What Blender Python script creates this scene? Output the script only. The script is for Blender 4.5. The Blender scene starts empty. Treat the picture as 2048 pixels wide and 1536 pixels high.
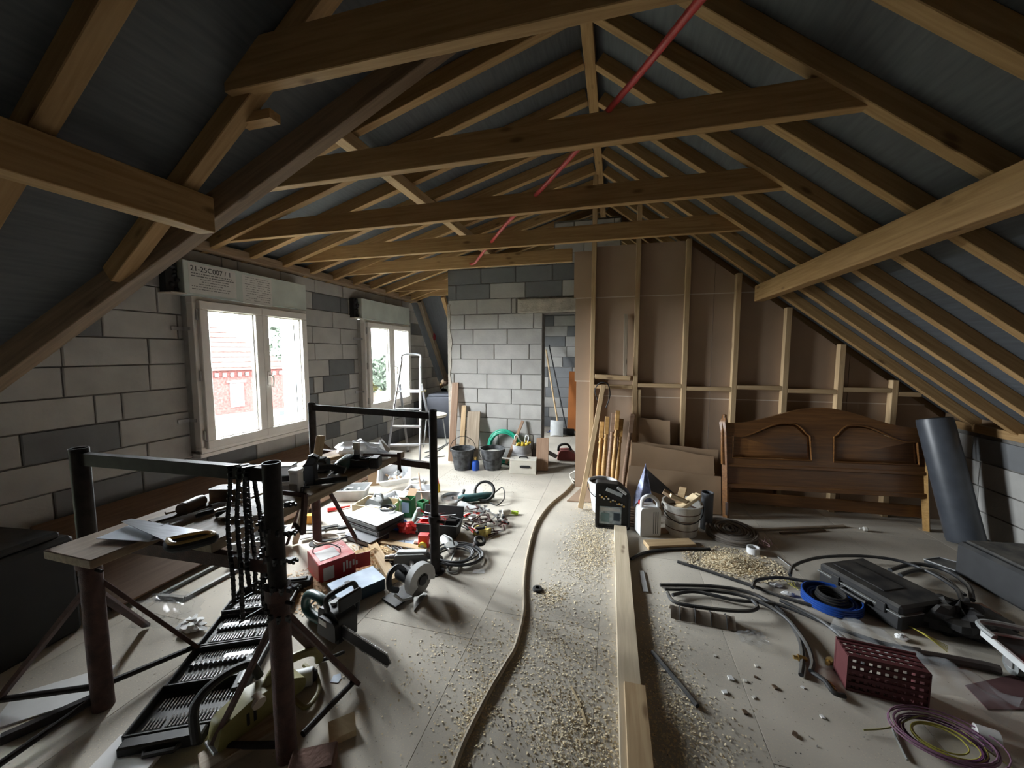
import bpy, bmesh, math, random
from mathutils import Vector, Matrix, Euler
random.seed(7)
SC = bpy.context.scene
COL = SC.collection
PI = math.pi

# ------------------------------------------------------------------ camera, sky, exposure
FPX, CAM_H, VX, HY = 765.0, 1.57, 1230.0, 704.0
PITCH = math.atan((768 - HY) / FPX)
YAW = math.atan((VX - 1024) / math.hypot(FPX, 768 - HY))
cam_d = bpy.data.cameras.new('camera')
cam_d.sensor_width = 36.0
cam_d.lens = FPX / 2048 * 36.0
cam_d.clip_start = 0.02
cam_d.clip_end = 300
cam = bpy.data.objects.new('camera', cam_d)
COL.objects.link(cam)
cam.location = (0, 0, CAM_H)
cam.rotation_euler = (PI / 2 - PITCH, 0, YAW)
SC.camera = cam

SC.view_settings.view_transform = 'Standard'
SC.view_settings.look = 'None'
SC.view_settings.gamma = 1.0
SC.view_settings.use_curve_mapping = False
SC.view_settings.exposure = 2.0
SC.cycles.max_bounces = 10
SC.cycles.diffuse_bounces = 6
SC.cycles.glossy_bounces = 4
SC.cycles.transparent_max_bounces = 12
SC.cycles.caustics_reflective = False
SC.cycles.caustics_refractive = False
SC.cycles.sample_clamp_indirect = 6.0
SC.cycles.use_denoising = True

world = bpy.data.worlds.new('sky')
SC.world = world
world.use_nodes = True
bg = world.node_tree.nodes['Background']
bg.inputs['Color'].default_value = (0.90, 0.96, 1.0, 1)
bg.inputs['Strength'].default_value = 30.0          # flat overcast sky

F_ = Vector((-math.sin(YAW) * math.cos(PITCH), math.cos(YAW) * math.cos(PITCH), -math.sin(PITCH)))
R_ = Vector((math.cos(YAW), math.sin(YAW), 0))
U_ = R_.cross(F_)
def ray(x, y):
    return F_ + R_ * ((x - 1024) / FPX) + U_ * ((768 - y) / FPX)
def fl(x, y, z=0.0):            # point on the level z (floor, bench top) under a photo pixel
    d = ray(x, y)
    p = Vector((0, 0, CAM_H)) + d * ((z - CAM_H) / d.z)
    return Vector((p.x, p.y, z))
def onx(x, y, X):               # point on a wall plane X = const
    d = ray(x, y)
    return Vector((0, 0, CAM_H)) + d * (X / d.x)
def ony(x, y, Y):
    d = ray(x, y)
    return Vector((0, 0, CAM_H)) + d * (Y / d.y)

# ------------------------------------------------------------------ mesh helpers
class MB:
    def __init__(s):
        s.v, s.f, s.M = [], [], Matrix.Identity(4)
    def at(s, loc=(0, 0, 0), rot=(0, 0, 0)):
        s.M = Matrix.Translation(Vector(loc)) @ Euler(rot).to_matrix().to_4x4()
        return s
    def add(s, vs, fs):
        k = len(s.v)
        s.v += [tuple(s.M @ Vector(v)) for v in vs]
        s.f += [tuple(i + k for i in f) for f in fs]
        return s
    def box(s, c, d, ch=0.0):
        x, y, z = (a / 2 for a in d)
        cx, cy, cz = c
        if ch <= 0:
            vs = [(cx + a * x, cy + b * y, cz + e * z) for a in (-1, 1) for b in (-1, 1) for e in (-1, 1)]
            return s.add(vs, [(0, 1, 3, 2), (4, 6, 7, 5), (0, 4, 5, 1), (2, 3, 7, 6), (0, 2, 6, 4), (1, 5, 7, 3)])
        ch = min(ch, x * .9, y * .9, z * .9)
        vs, idx = [], {}
        for a in (-1, 1):
            for b in (-1, 1):
                for e in (-1, 1):
                    for ax in range(3):
                        p = [a * x, b * y, e * z]
                        for j in range(3):
                            if j != ax:
                                p[j] -= (a, b, e)[j] * ch
                        idx[(a, b, e, ax)] = len(vs)
                        vs.append((cx + p[0], cy + p[1], cz + p[2]))
        fs = []
        for ax in range(3):
            o = [j for j in range(3) if j != ax]
            for sg in (-1, 1):
                q = []
                for (u, w) in ((-1, -1), (1, -1), (1, 1), (-1, 1)):
                    k = [0, 0, 0]; k[ax] = sg; k[o[0]] = u; k[o[1]] = w
                    q.append(idx[(k[0], k[1], k[2], ax)])
                fs.append(tuple(q))
        for ax in range(3):
            o = [j for j in range(3) if j != ax]
            for (u, w) in ((-1, -1), (1, -1), (1, 1), (-1, 1)):
                q = []
                for sg, ordr in ((-1, (o[0], o[1])), (1, (o[1], o[0]))):
                    k = [0, 0, 0]; k[ax] = sg; k[o[0]] = u; k[o[1]] = w
                    for aa in ordr:
                        q.append(idx[(k[0], k[1], k[2], aa)])
                fs.append(tuple(q))
        for a in (-1, 1):
            for b in (-1, 1):
                for e in (-1, 1):
                    fs.append(tuple(idx[(a, b, e, j)] for j in range(3)))
        return s.add(vs, fs)
    def frame(s, p0, p1, up=(0, 0, 1)):
        p0, p1 = Vector(p0), Vector(p1)
        x = (p1 - p0).normalized()
        up = Vector(up)
        if abs(x.dot(up)) > .99:
            up = Vector((0, 1, 0))
        y = up.cross(x).normalized()
        z = x.cross(y)
        return Matrix(((x.x, y.x, z.x, p0.x), (x.y, y.y, z.y, p0.y), (x.z, y.z, z.z, p0.z), (0, 0, 0, 1))), (p1 - p0).length
    def bar(s, p0, p1, w, h, up=(0, 0, 1), ch=0.0):
        m, L = s.frame(p0, p1, up)
        o = s.M
        s.M = o @ m
        s.box((L / 2, 0, 0), (L, w, h), ch)
        s.M = o
        return s
    def tube(s, pts, r, n=8, closed=False, caps=True):
        pts = [Vector(p) for p in pts]
        N = len(pts)
        rr = r if isinstance(r, (list, tuple)) else [r] * N
        vs, fs, prev = [], [], None
        for i, p in enumerate(pts):
            a = pts[(i - 1) % N] if (closed or i > 0) else p
            b = pts[(i + 1) % N] if (closed or i < N - 1) else p
            t = (b - a)
            t = t.normalized() if t.length > 1e-9 else Vector((0, 0, 1))
            if prev is None:
                u = Vector((0, 0, 1)) if abs(t.z) < .9 else Vector((1, 0, 0))
            else:
                u = prev
            u = (u - t * u.dot(t))
            u = u.normalized() if u.length > 1e-9 else t.orthogonal().normalized()
            prev = u
            w = t.cross(u)
            for k in range(n):
                an = 2 * PI * k / n
                vs.append(tuple(p + (u * math.cos(an) + w * math.sin(an)) * rr[i]))
        for i in range(N if closed else N - 1):
            j = (i + 1) % N
            for k in range(n):
                l = (k + 1) % n
                fs.append((i * n + k, i * n + l, j * n + l, j * n + k))
        if caps and not closed:
            fs.append(tuple(range(n - 1, -1, -1)))
            fs.append(tuple((N - 1) * n + k for k in range(n)))
        return s.add(vs, fs)
    def cyl(s, p0, p1, r0, r1=None, n=16):
        return s.tube([p0, p1], [r0, r0 if r1 is None else r1], n)
    def lathe(s, prof, n=24, c=(0, 0, 0)):
        vs, fs = [], []
        for (r, z) in prof:
            for k in range(n):
                a = 2 * PI * k / n
                vs.append((c[0] + r * math.cos(a), c[1] + r * math.sin(a), c[2] + z))
        for i in range(len(prof) - 1):
            for k in range(n):
                l = (k + 1) % n
                fs.append((i * n + k, i * n + l, (i + 1) * n + l, (i + 1) * n + k))
        fs.append(tuple(range(n - 1, -1, -1)))
        fs.append(tuple((len(prof) - 1) * n + k for k in range(n)))
        return s.add(vs, fs)
    def prism(s, poly, z0, z1):
        n = len(poly)
        vs = [(x, y, z0) for x, y in poly] + [(x, y, z1) for x, y in poly]
        fs = [tuple(range(n - 1, -1, -1)), tuple(range(n, 2 * n))]
        fs += [(i, (i + 1) % n, n + (i + 1) % n, n + i) for i in range(n)]
        return s.add(vs, fs)
    def sph(s, c, r, n=12, m=8):
        r = (r, r, r) if isinstance(r, (int, float)) else r
        vs, fs = [(c[0], c[1], c[2] - r[2])], []
        for i in range(1, m):
            ph = -PI / 2 + PI * i / m
            for k in range(n):
                a = 2 * PI * k / n
                vs.append((c[0] + r[0] * math.cos(ph) * math.cos(a), c[1] + r[1] * math.cos(ph) * math.sin(a), c[2] + r[2] * math.sin(ph)))
        vs.append((c[0], c[1], c[2] + r[2]))
        for k in range(n):
            fs.append((0, 1 + (k + 1) % n, 1 + k))
            fs.append((len(vs) - 1, 1 + (m - 2) * n + k, 1 + (m - 2) * n + (k + 1) % n))
        for i in range(m - 2):
            for k in range(n):
                l = (k + 1) % n
                fs.append((1 + i * n + k, 1 + i * n + l, 1 + (i + 1) * n + l, 1 + (i + 1) * n + k))
        return s.add(vs, fs)
    def sheet(s, fn, nu, nv, th=0.002):
        P = [[Vector(fn(i / nu, j / nv)) for j in range(nv + 1)] for i in range(nu + 1)]
        vs, fs = [], []
        def nrm(i, j):
            a = P[min(i + 1, nu)][j] - P[max(i - 1, 0)][j]
            b = P[i][min(j + 1, nv)] - P[i][max(j - 1, 0)]
            c = a.cross(b)
            return c.normalized() if c.length > 1e-12 else Vector((0, 0, 1))
        W = nv + 1
        for i in range(nu + 1):
            for j in range(nv + 1):
                vs.append(tuple(P[i][j]))
        K = len(vs)
        for i in range(nu + 1):
            for j in range(nv + 1):
                vs.append(tuple(P[i][j] - nrm(i, j) * th))
        for i in range(nu):
            for j in range(nv):
                a, b, c, d = i * W + j, (i + 1) * W + j, (i + 1) * W + j + 1, i * W + j + 1
                fs += [(a, b, c, d), (K + d, K + c, K + b, K + a)]
        for i in range(nu):
            fs.append((i * W, K + i * W, K + (i + 1) * W, (i + 1) * W))
            fs.append((i * W + nv, (i + 1) * W + nv, K + (i + 1) * W + nv, K + i * W + nv))
        for j in range(nv):
            fs.append((j, j + 1, K + j + 1, K + j))
            fs.append((nu * W + j, K + nu * W + j, K + nu * W + j + 1, nu * W + j + 1))
        return s.add(vs, fs)
    def mesh(s, name, mat, ang=35):
        me = bpy.data.meshes.new(name)
        me.from_pydata(s.v, [], s.f)
        bm = bmesh.new(); bm.from_mesh(me)
        bmesh.ops.recalc_face_normals(bm, faces=bm.faces)
        bm.to_mesh(me); bm.free()
        me.polygons.foreach_set('use_smooth', [True] * len(me.polygons))
        me.set_sharp_from_angle(angle=math.radians(ang))
        me.materials.append(mat)
        return me
    def build(s, name, mat, parent=None, label=None, ang=35, loc=None, rot=None):
        return link(name, s.mesh(name, mat, ang), parent, label, loc, rot)

def link(name, me, parent=None, label=None, loc=None, rot=None):
    o = bpy.data.objects.new(name, me)
    COL.objects.link(o)
    if parent is not None:
        o.parent = parent
    if loc is not None:
        o.location = loc
    if rot is not None:
        o.rotation_euler = rot
    if label:
        o['label'] = label
    return o
def thing(name, label, cat, loc=(0, 0, 0), rotz=0.0, group=None, rot=None):
    o = bpy.data.objects.new(name, None)
    COL.objects.link(o)
    o.empty_display_size = .05
    o.location = loc
    o.rotation_euler = rot if rot is not None else (0, 0, rotz)
    return tag(o, label, cat, group)
def tag(o, label, cat, group=None):
    o['label'] = label
    o['category'] = cat
    if group:
        o['group'] = group
    return o
def struct(o, label=None):
    o['kind'] = 'structure'
    if label:
        o['label'] = label
    return o
def beam(name, p0, p1, w, h, mat, parent=None, up=(0, 0, 1), label=None, ch=.003, roll=0.0):
    """a timber with its length along local X, so that its grain follows it"""
    b = MB()
    m, L = b.frame(p0, p1, up)
    b.box((L / 2, 0, 0), (L, w, h), ch)
    o = b.build(name, mat, parent, label)
    o.matrix_local = m @ Matrix.Rotation(roll, 4, 'X')
    return o
def rotz_of(a, b):
    return math.atan2(b[1] - a[1], b[0] - a[0])
def arc(c, r, a0, a1, n, z=0.0):
    return [(c[0] + r * math.cos(a0 + (a1 - a0) * i / n), c[1] + r * math.sin(a0 + (a1 - a0) * i / n), z) for i in range(n + 1)]
def smooth(pts, n=6):
    """Catmull-Rom through the points"""
    P = [Vector(p) for p in pts]
    out = []
    for i in range(len(P) - 1):
        a, b, c, d = P[max(i - 1, 0)], P[i], P[i + 1], P[min(i + 2, len(P) - 1)]
        for k in range(n):
            t = k / n
            out.append(.5 * ((2 * b) + (c - a) * t + (2 * a - 5 * b + 4 * c - d) * t * t + (3 * b - a - 3 * c + d) * t ** 3))
    out.append(P[-1])
    return out
def coil(c, r, turns, n=20, jr=.015, jz=.012, z0=.008, ecc=1.0, seed=1, ang=0.0, rise=.004):
    rnd = random.Random(seed)
    pts, ph = [], ang
    ro = [rnd.uniform(-jr, jr) for _ in range(turns + 2)]
    zo = [rnd.uniform(0, jz) for _ in range(turns + 2)]
    for k in range(int(turns * n) + 1):
        t = k / n
        i = int(t); f = t - i
        rr = r + ro[i] * (1 - f) + ro[i + 1] * f
        a = ang + 2 * PI * t
        x, y = rr * math.cos(a), rr * math.sin(a) * ecc
        pts.append((c[0] + x, c[1] + y, c[2] + z0 + zo[i] * (1 - f) + zo[i + 1] * f + rise * t))
    return pts

# ------------------------------------------------------------------ materials
def nodes(name):
    m = bpy.data.materials.new(name)
    m.use_nodes = True
    return m, m.node_tree.nodes, m.node_tree.links, m.node_tree.nodes['Principled BSDF']
def mat(name, col, rough=.6, metal=0.0, var=.12, scale=12.0, bump=.0, dust=0.0, spec=.4, trans=0.0, rnd=0.0, stretch=None, dustcol=(.42, .38, .31)):
    """plain surface with mottling, optional settled dust, fine relief and a per-object shift of tone"""
    m, N, L, P = nodes(name)
    tc = N.new('ShaderNodeTexCoord')
    mp = N.new('ShaderNodeMapping')
    L.new(tc.outputs['Object'], mp.inputs['Vector'])
    if stretch:
        mp.inputs['Scale'].default_value = stretch
    oi = N.new('ShaderNodeObjectInfo')
    ad = N.new('ShaderNodeVectorMath'); ad.operation = 'ADD'
    sc = N.new('ShaderNodeVectorMath'); sc.operation = 'SCALE'
    cb = N.new('ShaderNodeCombineXYZ')
    for k in range(3):
        L.new(oi.outputs['Random'], cb.inputs[k])
    L.new(cb.outputs[0], sc.inputs[0]); sc.inputs['Scale'].default_value = 37.0
    L.new(mp.outputs[0], ad.inputs[0]); L.new(sc.outputs[0], ad.inputs[1])
    no = N.new('ShaderNodeTexNoise')
    no.inputs['Scale'].default_value = scale
    no.inputs['Detail'].default_value = 5
    L.new(ad.outputs[0], no.inputs['Vector'])
    rp = N.new('ShaderNodeValToRGB')
    a = [max(0, c * (1 - var)) for c in col]; b = [min(1, c * (1 + var)) for c in col]
    rp.color_ramp.elements[0].color = (*a, 1); rp.color_ramp.elements[1].color = (*b, 1)
    rp.color_ramp.elements[0].position = .3; rp.color_ramp.elements[1].position = .7
    L.new(no.outputs['Fac'], rp.inputs['Fac'])
    out = rp.outputs['Color']
    if rnd > 0:
        hv = N.new('ShaderNodeHueSaturation')
        mr = N.new('ShaderNodeMapRange')
        mr.inputs['To Min'].default_value = 1 - rnd; mr.inputs['To Max'].default_value = 1 + rnd
        L.new(oi.outputs['Random'], mr.inputs['Value']); L.new(mr.outputs[0], hv.inputs['Value'])
        L.new(out, hv.inputs['Color']); out = hv.outputs['Color']
    if dust > 0:
        n2 = N.new('ShaderNodeTexNoise'); n2.inputs['Scale'].default_value = 9; n2.inputs['Detail'].default_value = 6
        L.new(tc.outputs['Object'], n2.inputs['Vector'])
        ge = N.new('ShaderNodeNewGeometry'); sx = N.new('ShaderNodeSeparateXYZ')
        L.new(ge.outputs['Normal'], sx.inputs[0])
        r2 = N.new('ShaderNodeMapRange'); r2.inputs['From Min'].default_value = .2; r2.inputs['To Max'].default_value = dust
        L.new(sx.outputs['Z'], r2.inputs['Value'])
        r3 = N.new('ShaderNodeMapRange'); r3.inputs['From Min'].default_value = .35; r3.inputs['From Max'].default_value = .65
        L.new(n2.outputs['Fac'], r3.inputs['Value'])
        mu = N.new('ShaderNodeMath'); mu.operation = 'MULTIPLY'
        L.new(r2.outputs[0], mu.inputs[0]); L.new(r3.outputs[0], mu.inputs[1])
        mx = N.new('ShaderNodeMix'); mx.data_type = 'RGBA'
        L.new(mu.outputs[0], mx.inputs['Factor']); L.new(out, mx.inputs['A']); mx.inputs['B'].default_value = (*dustcol, 1)
        out = mx.outputs['Result']
    L.new(out, P.inputs['Base Color'])
    P.inputs['Roughness'].default_value = rough
    P.inputs['Metallic'].default_value = metal
    P.inputs['Specular IOR Level'].default_value = spec
    if bump > 0:
        bp = N.new('ShaderNodeBump'); bp.inputs['Strength'].default_value = min(1, bump); bp.inputs['Distance'].default_value = .01
        n3 = N.new('ShaderNodeTexNoise'); n3.inputs['Scale'].default_value = scale * 6; n3.inputs['Detail'].default_value = 4
        L.new(ad.outputs[0], n3.inputs['Vector']); L.new(n3.outputs['Fac'], bp.inputs['Height'])
        L.new(bp.outputs[0], P.inputs['Normal'])
    return m
def wood(name, c1, c2, rough=.65, rnd=.12, scale=5.0, knots=True, spec=.3):
    """grain along local X, knots, per-piece shift of tone"""
    m, N, L, P = nodes(name)
    tc = N.new('ShaderNodeTexCoord'); oi = N.new('ShaderNodeObjectInfo')
    cb = N.new('ShaderNodeCombineXYZ')
    mu = N.new('ShaderNodeMath'); mu.operation = 'MULTIPLY'; mu.inputs[1].default_value = 53.0
    L.new(oi.outputs['Random'], mu.inputs[0])
    for k in range(3):
        L.new(mu.outputs[0], cb.inputs[k])
    ad = N.new('ShaderNodeVectorMath'); ad.operation = 'ADD'
    L.new(tc.outputs['Object'], ad.inputs[0]); L.new(cb.outputs[0], ad.inputs[1])
    mp = N.new('ShaderNodeMapping'); mp.inputs['Scale'].default_value = (1.2, 22, 22)
    L.new(ad.outputs[0], mp.inputs['Vector'])
    no = N.new('ShaderNodeTexNoise'); no.inputs['Scale'].default_value = scale * .5; no.inputs['Detail'].default_value = 6; no.inputs['Distortion'].default_value = .6
    L.new(mp.outputs[0], no.inputs['Vector'])
    rp = N.new('ShaderNodeValToRGB')
    rp.color_ramp.elements[0].color = (*c1, 1); rp.color_ramp.elements[1].color = (*c2, 1)
    rp.color_ramp.elements[0].position = .32; rp.color_ramp.elements[1].position = .68
    L.new(no.outputs['Fac'], rp.inputs['Fac'])
    out = rp.outputs['Color']
    if knots:
        mk = N.new('ShaderNodeMapping'); mk.inputs['Scale'].default_value = (3.2, 9, 9)
        L.new(ad.outputs[0], mk.inputs['Vector'])
        vo = N.new('ShaderNodeTexVoronoi'); vo.inputs['Scale'].default_value = 1.0
        L.new(mk.outputs[0], vo.inputs['Vector'])
        r2 = N.new('ShaderNodeMapRange'); r2.inputs['From Min'].default_value = .06; r2.inputs['From Max'].default_value = .16
        r2.inputs['To Min'].default_value = .75; r2.inputs['To Max'].default_value = 0.0
        L.new(vo.outputs['Distance'], r2.inputs['Value'])
        mx = N.new('ShaderNodeMix'); mx.data_type = 'RGBA'
        L.new(r2.outputs[0], mx.inputs['Factor']); L.new(out, mx.inputs['A'])
        mx.inputs['B'].default_value = (c1[0] * .35, c1[1] * .28, c1[2] * .25, 1)
        out = mx.outputs['Result']
    hv = N.new('ShaderNodeHueSaturation'); mr = N.new('ShaderNodeMapRange')
    mr.inputs['To Min'].default_value = 1 - rnd; mr.inputs['To Max'].default_value = 1 + rnd
    L.new(oi.outputs['Random'], mr.inputs['Value']); L.new(mr.outputs[0], hv.inputs['Value'])
    L.new(out, hv.inputs['Color'])
    L.new(hv.outputs['Color'], P.inputs['Base Color'])
    P.inputs['Roughness'].default_value = rough
    P.inputs['Specular IOR Level'].default_value = spec
    bp = N.new('ShaderNodeBump'); bp.inputs['Strength'].default_value = .25; bp.inputs['Distance'].default_value = .003
    L.new(no.outputs['Fac'], bp.inputs['Height']); L.new(bp.outputs[0], P.inputs['Normal'])
    return m
def glassy(name, tint=(1, 1, 1), gloss=.035, rough=.0):
    m, N, L, P = nodes(name)
    N.remove(P)
    tr = N.new('ShaderNodeBsdfTransparent'); tr.inputs['Color'].default_value = (*tint, 1)
    gl = N.new('ShaderNodeBsdfGlossy'); gl.inputs['Roughness'].default_value = rough
    lw = N.new('ShaderNodeLayerWeight'); lw.inputs['Blend'].default_value = .5
    pw_ = N.new('ShaderNodeMath'); pw_.operation = 'POWER'; pw_.inputs[1].default_value = 5.0
    ma = N.new('ShaderNodeMath'); ma.operation = 'MULTIPLY_ADD'; ma.inputs[1].default_value = .9; ma.inputs[2].default_value = gloss
    L.new(lw.outputs['Facing'], pw_.inputs[0]); L.new(pw_.outputs[0], ma.inputs[0])
    mx = N.new('ShaderNodeMixShader')
    L.new(ma.outputs[0], mx.inputs['Fac']); L.new(tr.outputs[0], mx.inputs[1]); L.new(gl.outputs[0], mx.inputs[2])
    L.new(mx.outputs[0], N['Material Output'].inputs['Surface'])
    return m
def film(name, col=(.8, .82, .85), alpha=.35, rough=.15):
    """thin crumpled plastic: part see-through, part shiny"""
    m, N, L, P = nodes(name)
    P.inputs['Base Color'].default_value = (*col, 1)
    P.inputs['Roughness'].default_value = rough
    tr = N.new('ShaderNodeBsdfTransparent')
    mx = N.new('ShaderNodeMixShader'); mx.inputs['Fac'].default_value = alpha
    L.new(tr.outputs[0], mx.inputs[1]); L.new(P.outputs[0], mx.inputs[2])
    L.new(mx.outputs[0], N['Material Output'].inputs['Surface'])
    return m

PINE = wood('pine_timber', (.30, .175, .07), (.42, .265, .12))
PINE2 = wood('pine_board', (.40, .27, .145), (.52, .38, .22))
OLDPINE = wood('weathered_timber', (.20, .135, .085), (.31, .22, .14))
GREYWOOD = wood('grey_plank', (.24, .185, .13), (.38, .31, .23))
def dusty_floor():
    """chipboard under trodden dust: broad blotches, fine pale grains, a few dark specks"""
    m = mat('dusty_chipboard', (.50, .46, .395), .92, var=.13, scale=2.2, bump=.10, rnd=.04, spec=.12)
    N, L = m.node_tree.nodes, m.node_tree.links
    P = N['Principled BSDF']
    src = P.inputs['Base Color'].links[0].from_socket
    tc = N.new('ShaderNodeTexCoord')
    def layer(scale, lo, hi, col, amt, src):
        n = N.new('ShaderNodeTexNoise'); n.inputs['Scale'].default_value = scale; n.inputs['Detail'].default_value = 3
        L.new(tc.outputs['Object'], n.inputs['Vector'])
        r = N.new('ShaderNodeMapRange'); r.inputs['From Min'].default_value = lo; r.inputs['From Max'].default_value = hi; r.inputs['To Max'].default_value = amt
        L.new(n.outputs['Fac'], r.inputs['Value'])
        x = N.new('ShaderNodeMix'); x.data_type = 'RGBA'
        L.new(r.outputs[0], x.inputs['Factor']); L.new(src, x.inputs['A']); x.inputs['B'].default_value = (*col, 1)
        return x.outputs['Result']
    src = layer(140, .58, .68, (.62, .55, .42), .8, src)
    src = layer(75, .66, .72, (.16, .13, .10), .7, src)
    src = layer(1.3, .50, .75, (.34, .30, .25), .5, src)
    L.new(src, P.inputs['Base Color'])
    return m
FLOORW = dusty_floor()
MEMB = mat('roof_underlay', (.080, .087, .095), .55, var=.18, scale=5, spec=.35, stretch=(14, 1, 1))
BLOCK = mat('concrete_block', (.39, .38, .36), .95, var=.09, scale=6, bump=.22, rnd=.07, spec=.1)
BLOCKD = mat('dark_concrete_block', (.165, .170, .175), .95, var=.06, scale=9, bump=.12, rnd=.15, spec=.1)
MORTAR = mat('mortar', (.20, .19, .175), .95, var=.25, scale=14, bump=.3, spec=.1)
RENDER = mat('rough_mortar', (.47, .43, .37), .95, var=.2, scale=9, bump=.8, spec=.1)
KRAFT = mat('brown_board_paper', (.36, .26, .185), .8, var=.05, scale=3, rnd=.05, spec=.2)
SEAM = mat('board_edge', (.60, .52, .43), .8)
PVC = mat('window_pvc', (.70, .67, .63), .35, var=.04, spec=.5)
XPS = mat('pale_insulation', (.52, .57, .53), .8, var=.08, scale=6)
SLEEVE = mat('grey_side_lining', (.34, .33, .31), .7)
STEEL = mat('galvanised_steel', (.45, .45, .46), .4, .8)
DARKVOID = mat('black_plastic', (.018, .018, .02), .55, dust=.12)
BLACKM = mat('black_rubber', (.012, .012, .013), .6, dust=.10)
PANE = glassy('window_glass')
# ------------------------------------------------------------------ the setting
XL, XR_, YN, YF = -3.62, 3.05, -1.8, 7.9       # wall faces
RX, RZ, SM, SD = -.2, 3.45, .78, .288          # ridge, main pitch, dormer pitch
Y1, Y2, V1, V2 = 2.0, 6.39, .84, 7.55          # dormer hips and valley feet
def zR(x): return RZ - SM * (x - RX)
def zL(x): return RZ - SM * (RX - x)
def zD(x): return RZ - SD * (RX - x)
RD = .105                                      # rafter depth, measured upright

b = MB(); b.box(((XL + XR_) / 2, (YN + YF) / 2, -.13), (XR_ - XL + .4, YF - YN + .4, .2))
floor = struct(b.build('floor', mat('subfloor', (.17, .145, .115), .9)), 'dusty chipboard floor of tongued panels strewn with sawdust')
pw, pl = .675, 2.05
for i in range(-5, 6):
    x0 = -.73 + pw * i; x1 = x0 + pw
    x0c, x1c = max(x0, XL), min(x1, XR_)
    if x1c - x0c < .02: continue
    y = YN - [.2, 1.35, .75, 1.75, .45][i % 5]
    while y < YF:
        a, c = max(y, YN), min(y + pl, YF)
        if c - a > .03:
            b = MB(); b.box(((x0c + x1c) / 2, (a + c) / 2, -.015), (x1c - x0c - .0016, c - a - .0016, .03), .001)
            o = b.build('floor_panel', FLOORW, floor)
        y += pl

def clip(poly, planes):
    """keep the part of a convex polygon where a*u + b*v <= c"""
    for (A, B_, Cc) in planes:
        out = []
        for i in range(len(poly)):
            p, q = poly[i], poly[(i + 1) % len(poly)]
            dp, dq = A * p[0] + B_ * p[1] - Cc, A * q[0] + B_ * q[1] - Cc
            if dp <= 0: out.append(p)
            if (dp < 0 < dq) or (dq < 0 < dp):
                t = dp / (dp - dq)
                out.append((p[0] + (q[0] - p[0]) * t, p[1] + (q[1] - p[1]) * t))
        poly = out
        if len(poly) < 3: return []
    return poly
def area(p):
    return abs(sum(p[i][0] * p[(i + 1) % len(p)][1] - p[(i + 1) % len(p)][0] * p[i][1] for i in range(len(p)))) / 2
_blk = {}
def block(u0, u1, v0, v1, planes, place, parent, m, th=.014):
    """one laid block: u along the wall, v up; place maps (u, v, out) to the world"""
    poly = [(u0, v0), (u1, v0), (u1, v1), (u0, v1)]
    poly = clip(poly, planes)
    if len(poly) < 3 or area(poly) < .0012: return
    j = random.uniform(-.0025, .0025)
    cu, cv = (u0 + u1) / 2, (v0 + v1) / 2
    full = len(poly) == 4 and abs(area(poly) - (u1 - u0) * (v1 - v0)) < 1e-6
    key = (round(u1 - u0, 4), round(v1 - v0, 4), m.name, place.__name__) if full else None
    if key and key in _blk:
        me = _blk[key]
    else:
        n = len(poly); ins = .005
        g = (sum(p[0] for p in poly) / n, sum(p[1] for p in poly) / n)
        def inset(p):
            d = math.hypot(p[0] - g[0], p[1] - g[1])
            k = max(0, (d - ins * 1.4) / d) if d > 0 else 1
            return (g[0] + (p[0] - g[0]) * k, g[1] + (p[1] - g[1]) * k)
        rel = [(p[0] - cu, p[1] - cv) for p in poly]
        rin = [(inset(p)[0] - cu, inset(p)[1] - cv) for p in poly]
        O0 = Vector(place(0, 0, 0))
        pq = place
        place_ = lambda a, c, d: tuple(Vector(pq(a, c, d)) - O0)
        vs = [place_(a, c, -.012) for a, c in rel] + [place_(a, c, th - .005) for a, c in rel] + [place_(a, c, th) for a, c in rin]
        fs = [tuple(range(n))]
        for i in range(n):
            k = (i + 1) % n
            fs += [(i, k, n + k, n + i), (n + i, n + k, 2 * n + k, 2 * n + i)]
        fs.append(tuple(range(2 * n, 3 * n)))
        me = MB().add(vs, fs).mesh('block', m, 12)
        if key: _blk[key] = me
    o = link('block', me, parent)
    o.location = Vector(place(cu, cv, j))
    return o
def courses(u0, u1, v0, v1, holes, planes, place, parent, pick, h=.21, l=.505, joint=.009, seed=3, start=0.0, base=None):
    rnd = random.Random(seed)
    v = v0; row = 0
    while v < v1 - .02:
        vt = min(v + h, v1)
        u = u0 - (l * (row % 2) * .5 + rnd.choice((0, .06, .12, .17)) + start)
        while u < u1:
            w = l if rnd.random() > .13 else rnd.choice((.26, .16, .36))
            a, c = max(u, u0), min(u + w, u1)
            if c - a > .03:
                segs = [(a + joint / 2, c - joint / 2)]
                for (ha, hc, hb, ht) in holes:
                    if vt - .06 > hb and v + .06 < ht:
                        ns = []
                        for (p, q) in segs:
                            if hc <= p or ha >= q: ns.append((p, q)); continue
                            if ha - p > .04: ns.append((p, ha))
                            if q - hc > .04: ns.append((hc, q))
                        segs = ns
                for (p, q) in segs:
                    block(p, q, v + joint / 2, vt - joint / 2, planes, place, parent, pick(rnd, row, (p + q) / 2, (v + vt) / 2))
            u += w
        v += h; row += 1

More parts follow.
